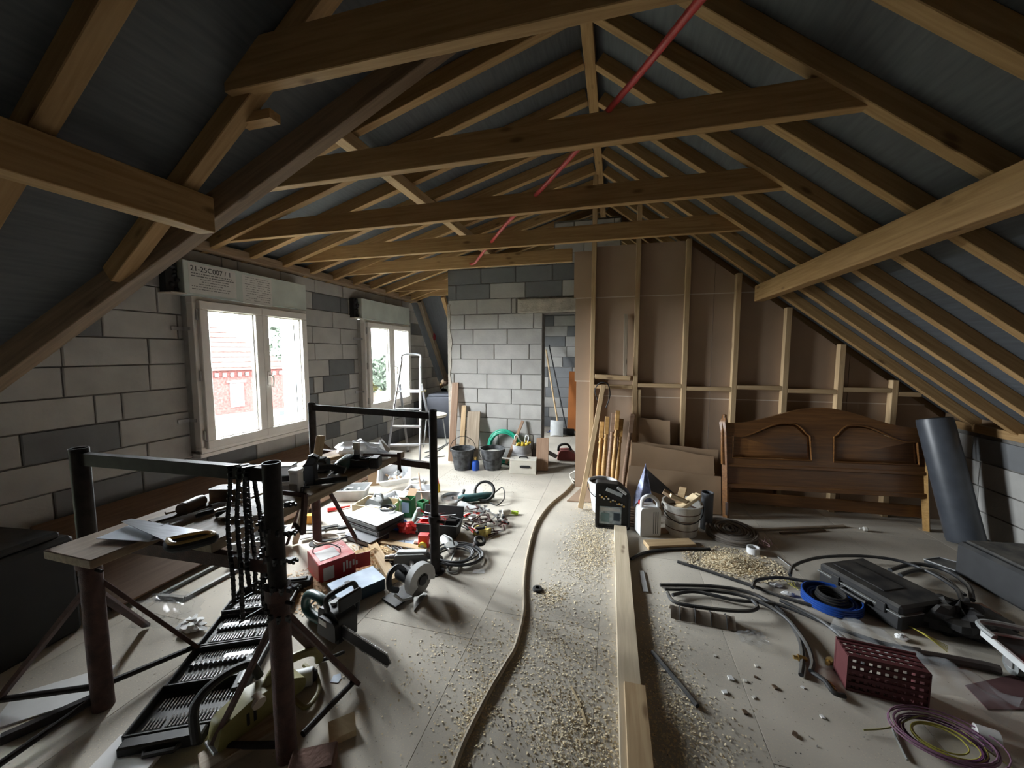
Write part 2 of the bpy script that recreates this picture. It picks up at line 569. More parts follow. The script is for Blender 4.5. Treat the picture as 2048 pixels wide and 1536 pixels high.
# --- left wall under the dormer, with two window openings
W1 = (2.49, 3.75, .67, 2.05); W2 = (4.83, 6.09, .69, 2.04)
def plane_left(u, v, o): return (o, u, v)
edge = 1.43
pl_left = [(-edge, 1, 2.47 - edge * Y1), (edge, 1, 2.47 + edge * Y2)]
def wall_shell(name, outline, holes, place, d, m):
    """solid wall of thickness d behind the face, pierced by rectangular holes (cells between the cut lines)"""
    us = sorted({p[0] for p in outline} | {a for h in holes for a in h[:2]})
    vs_ = sorted({p[1] for p in outline} | {a for h in holes for a in h[2:]})
    b = MB()
    u_lo, u_hi = min(us), max(us); v_lo, v_hi = min(vs_), max(vs_)
    us = sorted({u_lo, u_hi} | {a for h in holes for a in h[:2]})
    vs_ = sorted({v_lo, v_hi} | {a for h in holes for a in h[2:]})
    pls = []
    n = len(outline)
    for i in range(n):
        p, q = outline[i], outline[(i + 1) % n]
        A, B_ = q[1] - p[1], -(q[0] - p[0])
        pls.append((A, B_, A * p[0] + B_ * p[1]))
    for i in range(len(us) - 1):
        for j in range(len(vs_) - 1):
            cu, cv = (us[i] + us[i + 1]) / 2, (vs_[j] + vs_[j + 1]) / 2
            if any(h[0] < cu < h[1] and h[2] < cv < h[3] for h in holes): continue
            poly = clip([(us[i], vs_[j]), (us[i + 1], vs_[j]), (us[i + 1], vs_[j + 1]), (us[i], vs_[j + 1])], pls)
            if len(poly) < 3: continue
            k = len(poly)
            b.add([place(a, c, 0) for a, c in poly] + [place(a, c, -d) for a, c in poly],
                  [tuple(range(k)), tuple(range(2 * k - 1, k - 1, -1))] + [(a, (a + 1) % k, k + (a + 1) % k, k + a) for a in range(k)])
    return b.build(name, m)
def place_left(u, v, o): return (XL - .02 + o, u, v)
ho = [(W1[0] + .04, W1[1] - .04, W1[2] + .04, 2.32), (W2[0] + .04, W2[1] - .04, W2[2] + .04, 2.31)]
foot = .72
wl = struct(wall_shell('wall_left', [(YN, -.03), (YF, -.03), (YF, foot), (Y2 + (2.47 - foot) / edge, foot), (Y2, 2.47), (Y1, 2.47), (Y1 - (2.47 - foot) / edge, foot), (YN, foot)][:8] if False else
            [(Y1 - (2.47 - 0) / edge, -.03), (Y2 + (2.47 - 0) / edge, -.03), (Y2, 2.47), (Y1, 2.47)], ho, place_left, .2, MORTAR), 'grey concrete block wall pierced by the two white windows')
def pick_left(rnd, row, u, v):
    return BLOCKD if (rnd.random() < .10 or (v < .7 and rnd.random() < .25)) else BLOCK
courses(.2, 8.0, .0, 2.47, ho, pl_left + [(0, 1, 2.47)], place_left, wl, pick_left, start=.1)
# low eaves walls in front of and beyond the dormer, right wall, end walls
def plain_wall(name, c, d, m, label):
    b = MB(); b.box(c, d); return struct(b.build(name, m), label)
w0 = plain_wall('wall_left_low', (XL - .12, (YN + .27) / 2 - .0, .36), (.2, .27 - YN, .78), MORTAR, 'low dark block wall at the eaves near the camera')
w = plain_wall('wall_left_far_low', (XL - .12, (8.1 + YF) / 2 - .0, .36), (.2, .2, .78), MORTAR, 'low block wall at the far eaves')
wr = plain_wall('wall_right', (XR_ + .12, (YN + YF) / 2, .42), (.2, YF - YN + .4, .90), MORTAR, 'low grey block wall under the eaves beside the grey roll')
def place_right(u, v, o): return (XR_ + .02 - o, u, v)
courses(-.5, 7.9, 0, .86, [], [(0, 1, .86)], place_right, wr, lambda r, row, u, v: BLOCK if r.random() < .8 else BLOCKD, seed=9)
beam('wall_plate', (XR_ + .06, YN, .905), (XR_ + .06, YF, .905), .14, .07, PINE, wr)
beam('eaves_light_stop', (XR_ + .06, YN, .99), (XR_ + .06, YF, .99), .03, .12, OLDPINE, wr)  # added boards, here and below, closing the eaves gaps against leaking daylight
MB().box((XL - .10, (YN + .30) / 2, .84), (.03, .30 - YN, .22)).build('eaves_light_stop', OLDPINE, w0)
MB().box((XL - .10, (8.1 + YF) / 2, .84), (.03, .2, .22)).build('eaves_light_stop', OLDPINE, w)
wn = plain_wall('wall_near', (-.3, YN - .1, 1.8), (7.2, .2, 3.8), BLOCK, 'block gable wall behind the camera')
wf = plain_wall('wall_far', (-.3, YF + .1, 1.8), (7.2, .2, 3.8), MORTAR, 'dark block gable wall seen through the doorway')
def place_far(u, v, o): return (u, YF - .002 - o, v)
courses(-3.6, 1.0, 0, 3.4, [], [], place_far, wf, lambda r, row, u, v: BLOCKD if r.random() < .55 else BLOCK, seed=11)

# back partition of blocks with a doorway
YB = 5.15
def place_back(u, v, o): return (u, YB + .02 - o, v)
DOOR = (-.96, -.06, -.04, 2.09)
bt = 2.86
wb = struct(wall_shell('wall_back', [(-2.34, -.03), (2.95, -.03), (2.95, .98), (.62, bt), (-2.34, bt)], [DOOR], place_back, .2, MORTAR), 'pale grey block partition with mortar joints and an open doorway')
b = MB(); b.box((-.38, YB + .12, 3.07), (.86, .2, .42)); b.build('gable_infill', MORTAR, wb)
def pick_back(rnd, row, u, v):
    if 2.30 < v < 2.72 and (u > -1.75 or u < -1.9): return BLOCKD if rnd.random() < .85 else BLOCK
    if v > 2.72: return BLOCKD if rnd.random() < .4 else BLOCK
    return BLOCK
LINT = (-1.33, 1.2, 2.09, 2.31)
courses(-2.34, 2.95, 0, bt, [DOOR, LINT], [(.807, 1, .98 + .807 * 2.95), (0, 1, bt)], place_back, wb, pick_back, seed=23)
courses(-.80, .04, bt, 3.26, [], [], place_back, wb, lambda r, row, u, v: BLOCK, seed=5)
# lintel of trowelled mortar over the doorway
def lint(u, v):
    return (-1.30 + u * 1.9, YB - .004 - .012 * random.random() - .006 * math.sin(u * 23), 2.10 + v * .19)
b = MB(); b.sheet(lint, 40, 8, .03); b.build('lintel', RENDER, wb, 'rough beige mortar over the doorway', ang=180)
b = MB()
b.sheet(lambda u, v: (-2.345 + .04 * u * (1.2 + .5 * math.sin(v * 31) * math.cos(v * 12)), YB - .006, .0 + v * 2.25), 2, 40, .02)
b.build('corner_mortar', RENDER, wb)
def bl(u0, u1, v0, v1):
    for (a, c) in ((u0, u1),):
        pass

# stud partition: brown boards behind timber studs
YS = 4.33; SDp = .07
wp = struct(MB().box((-.30, YS + SDp + .006 + .0125, 1.30), (.20, .0125, 2.6)).build('wall_partition', KRAFT), 'brown plasterboard partition on bare timber studs')
def board(x0, x1, z0, z1):
    poly = clip([(x0, z0), (x1, z0), (x1, z1), (x0, z1)], [(SM, 1, RZ + SM * RX - .05)])
    if len(poly) < 3: return
    b = MB()
    k = len(poly)
    b.add([(p[0], YS + SDp + .001, p[1]) for p in poly] + [(p[0], YS + SDp + .0135, p[1]) for p in poly],
          [tuple(range(k)), tuple(range(2 * k - 1, k - 1, -1))] + [(a, (a + 1) % k, k + (a + 1) % k, k + a) for a in range(k)])
    b.build('plasterboard', KRAFT, wp)
g = .006
for (x0, x1, z0, z1) in [(-.42, -.262, 0, 1.235), (-.44, -.262, 1.245, 2.165), (-.46, -.262, 2.175, 2.68),
                         (-.26, .97, 0, 1.075), (-.26, .97, 1.085, 2.165), (-.26, .97, 2.175, 2.72),
                         (.974, 2.18, 0, 1.075), (.974, 2.18, 1.085, 2.165), (.974, 2.18, 2.175, 2.72),
                         (2.184, 3.0, 0, 1.075), (2.184, 3.0, 1.085, 2.165)]:
    board(x0, x1, z0, z1)
b = MB()
for z in (1.24, 2.17): b.box((-.35, YS + SDp + .004, z), (.17, .008, .010))
for z in (1.08, 2.17):
    b.box(((-.26 + min(2.98, (RZ - z) / SM + RX - .05)) / 2, YS + SDp + .004, z), (min(2.98, (RZ - z) / SM + RX - .05) + .26, .008, .010))
b.build('board_joint', SEAM, wp)
studs = [-.24, .22, .71, 1.18, 1.63, 2.09, 2.52]
for i, x in enumerate(studs):
    beam('stud', (x, YS + SDp / 2, .0), (x, YS + SDp / 2, zR(x + .02) - .004), SDp, .048, PINE2, wp, up=(1, 0, 0))
for i in range(len(studs) - 1):
    z = 1.20 + (.012 if i % 2 else -.012)
    beam('noggin', (studs[i] + .025, YS + .035, z), (studs[i + 1] - .025, YS + .035, z), .07, .042, PINE2, wp)
beam('noggin', (-.21, YS + .03, 1.30), (.17, YS + .03, 1.285), .06, .05, PINE2, wp)
beam('noggin', (studs[-1] + .025, YS + .035, 1.18), (2.72, YS + .035, 1.18), .07, .042, PINE2, wp)
beam('cripple_stud', (.26, YS + .03, .0), (.26, YS + .03, 1.165), .05, .045, PINE2, wp, up=(1, 0, 0))

# --- roof: grey underlay, rafters, ties, purlins
def quad(b, pts, th=.03):
    P = [Vector(p) for p in pts]
    n = (P[1] - P[0]).cross(P[2] - P[0]).normalized()
    if n.z < 0: n = -n
    k = len(P)
    b.add([tuple(p) for p in P] + [tuple(p + n * th) for p in P],
          [tuple(range(k - 1, -1, -1)), tuple(range(k, 2 * k))] + [(a, (a + 1) % k, k + (a + 1) % k, k + a) for a in range(k)])
b = MB()
xe = XR_ + .45
quad(b, [(RX, YN - .2, RZ + RD), (RX, YF + .2, RZ + RD), (xe, YF + .2, zR(xe) + RD), (xe, YN - .2, zR(xe) + RD)])
ceil = struct(b.build('ceiling', MEMB, ang=10), 'grey roof underlay stretched over pine rafters')
def ul(name, pts):
    b = MB(); quad(b, pts); return b.build(name, MEMB, ceil, ang=10)
xl = XL - .0
ul('underlay', [(RX, YN - .2, RZ + RD), (RX, Y1, RZ + RD), (xl, V1, zL(xl) + RD), (xl - .35, V1 - .12, zL(xl - .35) + RD), (xl - .35, YN - .2, zL(xl - .35) + RD)])
ul('underlay', [(RX, YF + .2, RZ + RD), (RX, Y2, RZ + RD), (xl, V2, zL(xl) + RD), (xl - .35, V2 + .12, zL(xl - .35) + RD), (xl - .35, YF + .2, zL(xl - .35) + RD)])
xo = xl - .5
ul('underlay', [(RX, Y1, RZ + RD), (RX, Y2, RZ + RD), (xo, Y2, zD(xo) + RD), (xo, Y1, zD(xo) + RD)])
ul('underlay', [(RX, Y1, RZ + RD), (xl - .2, Y1, zD(xl - .2) + RD), (xl - .2, V1 - .07, zL(xl - .2) + RD)])
ul('underlay', [(RX, Y2, RZ + RD), (xl - .2, Y2, zD(xl - .2) + RD), (xl - .2, V2 + .07, zL(xl - .2) + RD)])
RW = .062
def rafter(x0, x1, zf, y, m=PINE, yb=None, name='rafter'):
    """section upright, underside on the line zf; the grain runs along the rafter"""
    z0, z1 = zf(x0), zf(x1)
    L = math.hypot(x1 - x0, z1 - z0); c = math.cos(math.atan2(z1 - z0, x1 - x0))
    h = RD * abs(c)
    m_, _ = MB().frame((x0, y, z0), (x1, y if yb is None else yb, z1))
    bb = MB(); bb.box((L / 2, 0, h / 2), (L, RW, h), .003)
    o = bb.build(name, m, ceil)
    o.matrix_local = m_
    return o
RY = [1.55 + .388 * k for k in range(-8, 17)]
for y in RY:
    rafter(RX + .036, XR_ + .2, zR, y)
for y in [-1.5, -1.1, -.7, -.35, .04, .44, .83, 1.26]:
    if y < V1 - .1:
        rafter(RX - .036, XL - .15, zL, y)
    else:
        xe_ = XL - .15 if y <= V1 else RX - (Y1 - .06 - y) / (Y1 - V1) * (RX - XL)
        rafter(RX - .036, max(xe_, XL - .1) if y > V1 else XL - .1, zL, y)
for y in [v for v in RY if Y1 + .05 < v < Y2 - .05] + [Y1 + .02, Y2 - .02]:
    rafter(RX - .036, XL - .38, zD, y)
for y in (6.75, 7.15, 7.55):
    xe_ = RX - (y - Y2) / (V2 - Y2) * (RX - XL)
    rafter(RX - .036, max(xe_, XL), zL, y)
# valley beams along the foot of the splayed dormer cheeks
beam('valley_beam', (RX - .03, Y1 - .02, RZ + .10), (XL + .05, V1 + .0, zL(XL + .05) + .10), .085, .20, OLDPINE, ceil)
beam('valley_beam', (RX - .03, Y2 + .02, RZ + .10), (XL + .05, V2, zL(XL + .05) + .10), .085, .20, OLDPINE, ceil)
beam('cheek_rafter', (XL + .16, Y2 + .02, 2.50), (XL + .16, Y2 + 1.10, .98), .10, .07, GREYWOOD, ceil, up=(1, 0, 0))
beam('cheek_rafter', (XL + .62, Y2 + .02, 2.56), (XL + .62, Y2 + .92, 1.36), .07, .07, PINE, ceil, up=(1, 0, 0))
beam('cheek_rafter', (XL + 1.2, Y2 + .02, 2.66), (XL + 1.2, Y2 + .72, 1.76), .07, .07, PINE, ceil, up=(1, 0, 0))
# ridge beam, purlins, plate
beam('ridge_beam', (RX, YN, RZ + .09), (RX, YF, RZ + .09), .072, .18, PINE, ceil)
beam('purlin', (1.345, YN, 2.135), (1.345, 4.27, 2.135), .09, .15, PINE, ceil, label='stout pine purlin under the right-hand rafters')
beam('purlin', (-1.745, YN, 2.165), (-1.745, 1.33, 2.165), .09, .15, PINE, ceil)
beam('purlin', (-1.73, Y1 + .05, 2.955), (-1.73, Y2, 2.955), .085, .085, PINE2, ceil)
beam('wall_plate', (XL + .045, Y1 - .06, 2.512), (XL + .045, Y2 + .05, 2.512), .13, .075, OLDPINE, ceil)
beam('wall_plate', (XL - .03, Y1, 2.50), (XL - .03, Y2, 2.50), .10, .05, OLDPINE, ceil)
# collar ties
TZ = 2.55
def tie(y, x0, x1, h=.138, w=.05, m=PINE):
    beam('collar_tie', (x0, y, TZ + h / 2), (x1, y, TZ + h / 2), w, h, m, ceil)
tie(1.225, -1.45, .96, h=.17)
tie(1.95, -2.1, .965); tie(2.745, XL - .1, .975); tie(3.56, XL - .1, .975); tie(4.29 - .0, XL - .1, -.47)
tie(5.62, XL - .1, -2.2); tie(6.22, XL - .1, -2.1, h=.13)
b = MB(); b.box((-1.40, 1.30, 2.50), (.16, .05, .035)); b.build('timber_cleat', PINE, ceil)

# --- windows
def window(name, W, label):
    y0, y1, z0, z1 = W
    xf = -3.50                                   # inner face of the frame
    b = MB()
    fw = .055
    for (a, c, d, e) in ((y0, y1, z1 - fw, z1), (y0, y1, z0, z0 + fw), (y0, y0 + fw, z0 + fw, z1 - fw), (y1 - fw, y1, z0 + fw, z1 - fw)):
        b.box((xf - .035, (a + c) / 2, (d + e) / 2), (.07, c - a, e - d), .004)
    w = struct(b.build(name, PVC), label)
    # side, head and sill lining back to the wall
    for (c, d) in (((xf - .115, y0 + .012, (z0 + z1) / 2), (.09, .024, z1 - z0)), ((xf - .115, y1 - .012, (z0 + z1) / 2), (.09, .024, z1 - z0)),
                   ((xf - .115, (y0 + y1) / 2, z1 - .012), (.09, y1 - y0 - .05, .024))):
        MB().box(c, d, .003).build('frame_lining', SLEEVE, w)
    MB().box((xf - .14, (y0 + y1) / 2, z0 + .012), (.24, y1 - y0, .03), .003).build('window_sill', PVC, w)
    MB().box((xf - .05, (y0 + y1) / 2, z0 - .02), (.10, y1 - y0 + .02, .035), .003).build('sill_trim', PVC, w)
    ym = (y0 + y1) / 2
    for k, (a, c) in enumerate(((y0 + .035, ym + .012), (ym + .012, y1 - .035))):
        b = MB(); sw = .075; d, e = z0 + .035, z1 - .035
        for (p, q, r, s_) in ((a, c, e - sw, e), (a, c, d, d + sw), (a, a + sw, d + sw, e - sw), (c - sw, c, d + sw, e - sw)):
            b.box((xf + .008, (p + q) / 2, (r + s_) / 2), (.055, q - p, s_ - r), .005)
        s = b.build('sash', PVC, w)
        gb = MB()
        for (p, q, r, s_) in ((a + sw, c - sw, e - sw - .012, e - sw), (a + sw, c - sw, d + sw, d + sw + .012), (a + sw, a + sw + .012, d + sw, e - sw), (c - sw - .012, c - sw, d + sw, e - sw)):
            gb.box((xf - .012, (p + q) / 2, (r + s_) / 2), (.03, q - p, s_ - r), .002)
        gb.build('glazing_bead', PVC, s)
        MB().box((xf - .015, (a + c) / 2, (d + e) / 2), (.004, c - a - 2 * sw + .01, e - d - 2 * sw + .01)).build('pane', PANE, s)
    hb = MB(); hb.box((xf + .042, ym + .05, (z0 + z1) / 2 - .06), (.014, .032, .15), .005)
    h = hb.build('handle_plate', PVC, w)
    pts = smooth([(xf + .046, ym + .05, (z0 + z1) / 2 - .03), (xf + .085, ym + .05, (z0 + z1) / 2 - .035), (xf + .10, ym + .05, (z0 + z1) / 2 - .07), (xf + .088, ym + .05, (z0 + z1) / 2 - .15)], 5)
    MB().tube(pts, .009, 8).build('handle', PVC, h)
    for z in (z0 + .16, (z0 + z1) / 2, z1 - .16):
        MB().cyl((xf + .012, y0 + .026, z - .045), (xf + .012, y0 + .026, z + .045), .010, n=10).build('hinge', SLEEVE, w)
    for z in (z0 + .30, z1 - .28):
        MB().box((XL + .005, y0 - .03, z), (.006, .13, .03)).box((xf - .085, y0 - .003, z), (.10, .006, .03)).build('fixing_bracket', STEEL, w)
    return w
w1 = window('window_1', W1, 'white two-sash window over the bench, brick house outside')
w2 = window('window_2', W2, 'white two-sash window behind the stepladder')
def shutter_box(W, ztop, writing, label):
    y0, y1, z0, z1 = W
    zb = z1 + .006
    b = MB(); b.box((-3.565, (y0 + y1) / 2 - .02, (zb + ztop) / 2), (.13, y1 - y0 + .06, ztop - zb), .004)
    t = struct(b.build('trim_1' if writing else 'trim_2', XPS), label)
    b = MB(); b.box((-3.60, y0 - .105, (zb + ztop) / 2), (.09, .09, ztop - zb - .02)); e = b.build('box_end_cap', BLACKM, t)
    b = MB()
    for k in range(7): b.sph((-3.555 + random.uniform(-.01, .01), y0 - .10 + random.uniform(-.03, .03), zb + .04 + k * .037), random.uniform(.015, .03), 8, 6)
    b.build('roller_gear', BLACKM, t)
    MB().box((-3.56, y0 - .10, zb + .004), (.14, .12, .008)).build('end_lip', RENDER, t)
    return t
t1 = shutter_box(W1, 2.345, True, 'pale insulated shutter box over the near window carrying a printed delivery label')
t2 = shutter_box(W2, 2.335, False, 'pale blank shutter box over the far window')
# printed labels on the shutter box (lettering on paper)
PAPER = mat('label_paper', (.62, .61, .58), .7, var=.05)
INK = mat('ink', (.03, .03, .032), .8)
INK2 = mat('faded_ink', (.16, .16, .16), .8)
yl = W1[0] - .02
MB().box((-3.4995, yl + .22, 2.20), (.001, .42, .25)).build('paper_label', PAPER, t1)
MB().box((-3.4995, yl + .66, 2.185), (.001, .33, .27)).build('paper_label', PAPER, t1)
def text(s, size, loc, parent, m, name='lettering', rot=(PI / 2, 0, PI / 2), ext=.0004):
    cu = bpy.data.curves.new(name, 'FONT'); cu.body = s; cu.size = size; cu.extrude = ext
    tmp = bpy.data.objects.new('tmp', cu); COL.objects.link(tmp)
    dg = bpy.context.evaluated_depsgraph_get(); dg.update()
    me = bpy.data.meshes.new_from_object(tmp.evaluated_get(dg))
    bpy.data.objects.remove(tmp)
    me.materials.clear(); me.materials.append(m)
    return link(name, me, parent, None, loc, rot)
text('21-25C007 / 1', .062, (-3.4985, yl + .025, 2.265), t1, INK)
b = MB(); rnd = random.Random(4)
for r in range(7):
    z = 2.245 - r * .022; y = yl + .03
    end = yl + (.40 if r < 2 else .26 + rnd.random() * .12)
    while y < end:
        w_ = rnd.uniform(.008, .035)
        if not (r > 1 and r < 5 and y < yl + .09):
            b.box((-3.4985, y + w_ / 2, z), (.0006, w_, .009 if r < 2 else .006))
        y += w_ + .007
for r in range(11):
    z = 2.30 - r * .022; y = yl + .52 + rnd.random() * .02
    while y < yl + .80:
        w_ = rnd.uniform(.006, .03)
        if rnd.random() < .8: b.box((-3.4985, y + w_ / 2, z), (.0006, w_, .005))
        y += w_ + .006
b.build('small_print', INK2, t1)
# ------------------------------------------------------------------ outside: lawn, brick house, trees
GZ = -3.2
b = MB(); b.box((-45, 10, GZ - .1), (80, 120, .2)); lawn = struct(b.build('ground_outside', mat('pale_grass', (.06, .063, .045), .95, spec=0, var=.3, scale=2)), 'pale grass outside the windows')
def pdepth(px, depth, z=0.0):
    d = ray(px, HY)
    t = depth / F_.dot(d)
    return Vector((d.x * t, d.y * t, z))
A = pdepth(426, 24.0); Bq = pdepth(574, 27.6)
dirv = (Bq - A).normalized(); nv = Vector((-dirv.y, dirv.x, 0))
if nv.dot(A) < 0: nv = -nv                     # away from the camera
A0 = A - dirv * 6.0
BRICK = mat('red_brick', (.036, .0150, .0135), 1.0, spec=0, var=.35, scale=9, bump=.3)
PALE = mat('pale_render', (.048, .045, .042), 1.0, spec=0)
TILE = mat('clay_tile', (.026, .017, .015), 1.0, spec=0, var=.3, scale=5)
h = thing('brick_house', 'red brick house with tiled hipped roof seen through the near window', 'house', A0.to_tuple(), math.atan2(dirv.y, dirv.x))
HL = (Bq - A0).length; HD = 7.0
ez = 1.57 - .0484 * 24
sgn = 1 if Vector((-math.sin(h.rotation_euler.z), math.cos(h.rotation_euler.z), 0)).dot(nv) > 0 else -1
b = MB(); b.box((HL / 2, sgn * HD / 2, (ez - .35 + GZ + .75) / 2), (HL, HD, ez - .35 - GZ - .75)); b.build('brick_wall', BRICK, h)
b = MB(); b.box((HL / 2, sgn * HD / 2, GZ + .37), (HL + .08, HD + .08, .76)); b.build('plinth', PALE, h)
b = MB(); b.box((HL / 2, sgn * HD / 2, ez - .18), (HL + .1, HD + .1, .34)); cz = b.build('cornice', BRICK, h)
for k in range(int(HL / .42)):
    MB().box((.2 + k * .42, -sgn * .09, ez - .30), (.2, .12, .26)).build('dentil', PALE, cz)
o_ = .4
r = MB()
rz = ez + 3.0
e = [(-o_, -sgn * o_, ez), (HL + o_, -sgn * o_, ez), (HL + o_, sgn * (HD + o_), ez), (-o_, sgn * (HD + o_), ez)]
p, q = (3.2, sgn * HD / 2, rz), (HL - 3.2, sgn * HD / 2, rz)
r.add(e + [p, q], [(0, 1, 5, 4), (1, 2, 5), (2, 3, 4, 5), (3, 0, 4), (3, 2, 1, 0)])
rf = r.build('roof', TILE, h)
for k in range(9):
    t = (k + .5) / 9
    za = ez + (rz - ez) * t + .03
    xa, xb = -o_ + (3.2 + o_) * t, HL + o_ - (3.2 + o_) * t
    ya = -sgn * o_ + sgn * (HD / 2 + o_) * t
    MB().box(((xa + xb) / 2, ya, za), (xb - xa, .10, .05)).build('tile_course', TILE, rf)
wx = 6.0 + 1.15
f = MB().box((wx, -sgn * .02, -1.25), (.78, .1, 1.55)).build('window_frame', PALE, h)
GLS = mat('dark_pane', (.012, .013, .014), .5, spec=.1)
for k in (-.17, .17):
    for z in (-1.6, -1.0):
        MB().box((wx + k, -sgn * .075, z), (.24, .02, .45)).build('pane', GLS, f)
MB().box((wx, -sgn * .05, -.36), (1.1, .12, .16)).build('window_arch', PALE, h)
for k in (8.6, 9.9):
    MB().box((k, -sgn * .06, GZ + .42), (.45, .05, .3)).build('cellar_vent', GLS, h)
LEAF = mat('tree_foliage', (.017, .021, .016), 1.0, spec=0, var=.4, scale=4)
BARK = mat('tree_bark', (.04, .03, .025), 1.0, spec=0)
def tree(loc, hgt, rad, label, seed):
    t = thing('tree', label, 'tree', loc, group=None)
    MB().cyl((0, 0, 0), (0, 0, hgt * .6), .22, .1, 8).build('trunk', BARK, t)
    rn = random.Random(seed); b = MB()
    for k in range(700):
        a, u, v = rn.random() * 2 * PI, rn.random() ** .4, rn.uniform(-1, 1)
        c = (rad * u * math.cos(a) * math.sqrt(1 - v * v), rad * u * math.sin(a) * math.sqrt(1 - v * v), hgt * .68 + v * hgt * .34)
        s_ = rn.uniform(.12, .3)
        e1 = Vector((rn.uniform(-1, 1), rn.uniform(-1, 1), rn.uniform(-1, 1))) * s_
        e2 = Vector((rn.uniform(-1, 1), rn.uniform(-1, 1), rn.uniform(-1, 1))) * s_
        cv = Vector(c)
        b.add([cv - e1, cv + e2, cv + e1, cv - e2], [(0, 1, 2, 3)])
    o = b.build('foliage', LEAF, t)
    return t
c = pdepth(588, 38.0, GZ); tree(c, 7.6, 2.6, 'bushy tree beyond the brick house, right-hand pane of the near window', 3)
c = pdepth(790, 30.0, GZ); tree(c, 4.6, 1.7, 'low tree outside the far window behind the stepladder', 5)
c = pdepth(745, 34.0, GZ); tree(c, 4.0, 1.8, 'small shrub-like tree outside the left pane of the far window', 8)

# light guides in the two window openings (they add no light of their own)
for k, W in enumerate((W1, W2)):
    ld = bpy.data.lights.new('window_portal', 'AREA'); ld.shape = 'RECTANGLE'
    ld.size = W[1] - W[0] - .02; ld.size_y = W[3] - W[2] - .02
    ld.cycles.is_portal = True
    lo = bpy.data.objects.new('window_portal', ld); COL.objects.link(lo)
    lo.location = (-3.70, (W[0] + W[1]) / 2, (W[2] + W[3]) / 2)
    lo.rotation_euler = (0, -PI / 2, 0)
# ------------------------------------------------------------------ palette for the things
RUST = mat('rusty_paint', (.058, .025, .020), .7, var=.35, scale=30, bump=.2)
TUBE = mat('dark_steel_tube', (.026, .022, .021), .6, .0, spec=.15, var=.3, scale=25)
CHAINM = mat('oily_chain', (.03, .03, .032), .4, .7)
RED = mat('red_paint', (.42, .035, .035), .5, dust=.55, dustcol=(.55, .38, .36))
REDP = mat('red_plastic', (.62, .03, .025), .4)
GREENT = mat('dark_green_plastic', (.012, .05, .045), .4, dust=.15)
TEAL = mat('teal_plastic', (.02, .10, .11), .45, dust=.25)
GREYT = mat('grey_plastic', (.17, .18, .18), .5, dust=.45)
LGREY = mat('light_grey_plastic', (.45, .46, .46), .5, dust=.2)
WHITEP = mat('white_plastic', (.70, .71, .72), .45, var=.05)
CREAM = mat('cream_plastic', (.62, .57, .48), .5, dust=.25)
YELLOW = mat('yellow_plastic', (.70, .50, .05), .5)
SPONGE = mat('yellow_sponge', (.80, .66, .22), .95, bump=.5, scale=20)
OLIVE = mat('olive_yellow_plastic', (.19, .17, .055), .5, dust=.3)
BLUEP = mat('blue_plastic', (.02, .08, .40), .4)
BLUEC = mat('blue_cable', (.012, .055, .26), .4)
SLATE = mat('slate_blue_metal', (.20, .25, .32), .5, .2, dust=.4, dustcol=(.50, .55, .62))
NAVY = mat('navy_side', (.02, .04, .06), .5)
ALU = mat('aluminium', (.62, .63, .65), .3, .9, var=.06)
BRIGHT = mat('bright_steel', (.55, .55, .56), .28, 1.0, var=.06)
BLADE = mat('saw_blade_steel', (.32, .34, .37), .35, .8, var=.15, stretch=(1, 9, 1))
CARD = mat('cardboard', (.38, .26, .16), .85, var=.07, scale=5, rnd=.08)
PLY = wood('pale_plywood', (.55, .43, .26), (.66, .53, .34), knots=False)
WALNUT = wood('walnut_veneer', (.13, .055, .018), (.23, .105, .034), rough=.28, rnd=.05, knots=False, spec=.5)
OAK = wood('golden_beech', (.36, .20, .065), (.50, .30, .11), rough=.4, knots=False)
BROWNB = wood('brown_board', (.23, .14, .09), (.32, .21, .14), knots=False)
DKWOOD = wood('dark_offcut', (.075, .048, .03), (.14, .09, .055), knots=False)
ORANGEW = mat('orange_door', (.36, .12, .03), .45, var=.15, scale=4)
PUTTY = mat('dried_plaster', (.60, .58, .53), .9, var=.1)
BUCKETM = mat('splashed_black_bucket', (.05, .052, .055), .6, var=.8, scale=18, dust=.4, dustcol=(.45, .45, .44))
HOSEG = mat('green_hose', (.02, .32, .20), .35)
HOSEB = mat('dusty_beige_hose', (.36, .30, .22), .7, var=.15)
CONDUIT = mat('red_conduit', (.42, .035, .035), .45)
FOAM = mat('charcoal_membrane', (.055, .062, .075), .40, var=.15, spec=.5)
FILM = film('clear_film', (.45, .47, .49), .10, .08)
FILM2 = film('milky_bag', (.80, .82, .85), .75, .25)
BASKET = mat('dark_red_mesh', (.085, .020, .022), .6)
PAPERW = mat('white_paper', (.72, .72, .71), .8, var=.04)
PAPERB = mat('bluish_paper', (.48, .54, .62), .7, var=.1)
MINT = mat('mint_plastic', (.42, .58, .50), .5)
LIME = mat('lime_glove', (.45, .65, .05), .6)
PURPLE = mat('purple_wire', (.09, .03, .08), .5)
YWIRE = mat('yellow_wire', (.36, .32, .06), .5)
BRASS = mat('brass', (.55, .38, .14), .3, .9)
BRICKR = mat('clay_brick', (.12, .06, .042), .9, bump=.4)
SAWD = mat('sawdust', (.74, .63, .43), .95, var=.2, scale=60)
GREENC = mat('green_carton', (.03, .16, .06), .7)
LABELB = mat('pale_blue_label', (.45, .55, .68), .6)
BUFF = mat('corrugated_grey_card', (.20, .165, .13), .85)

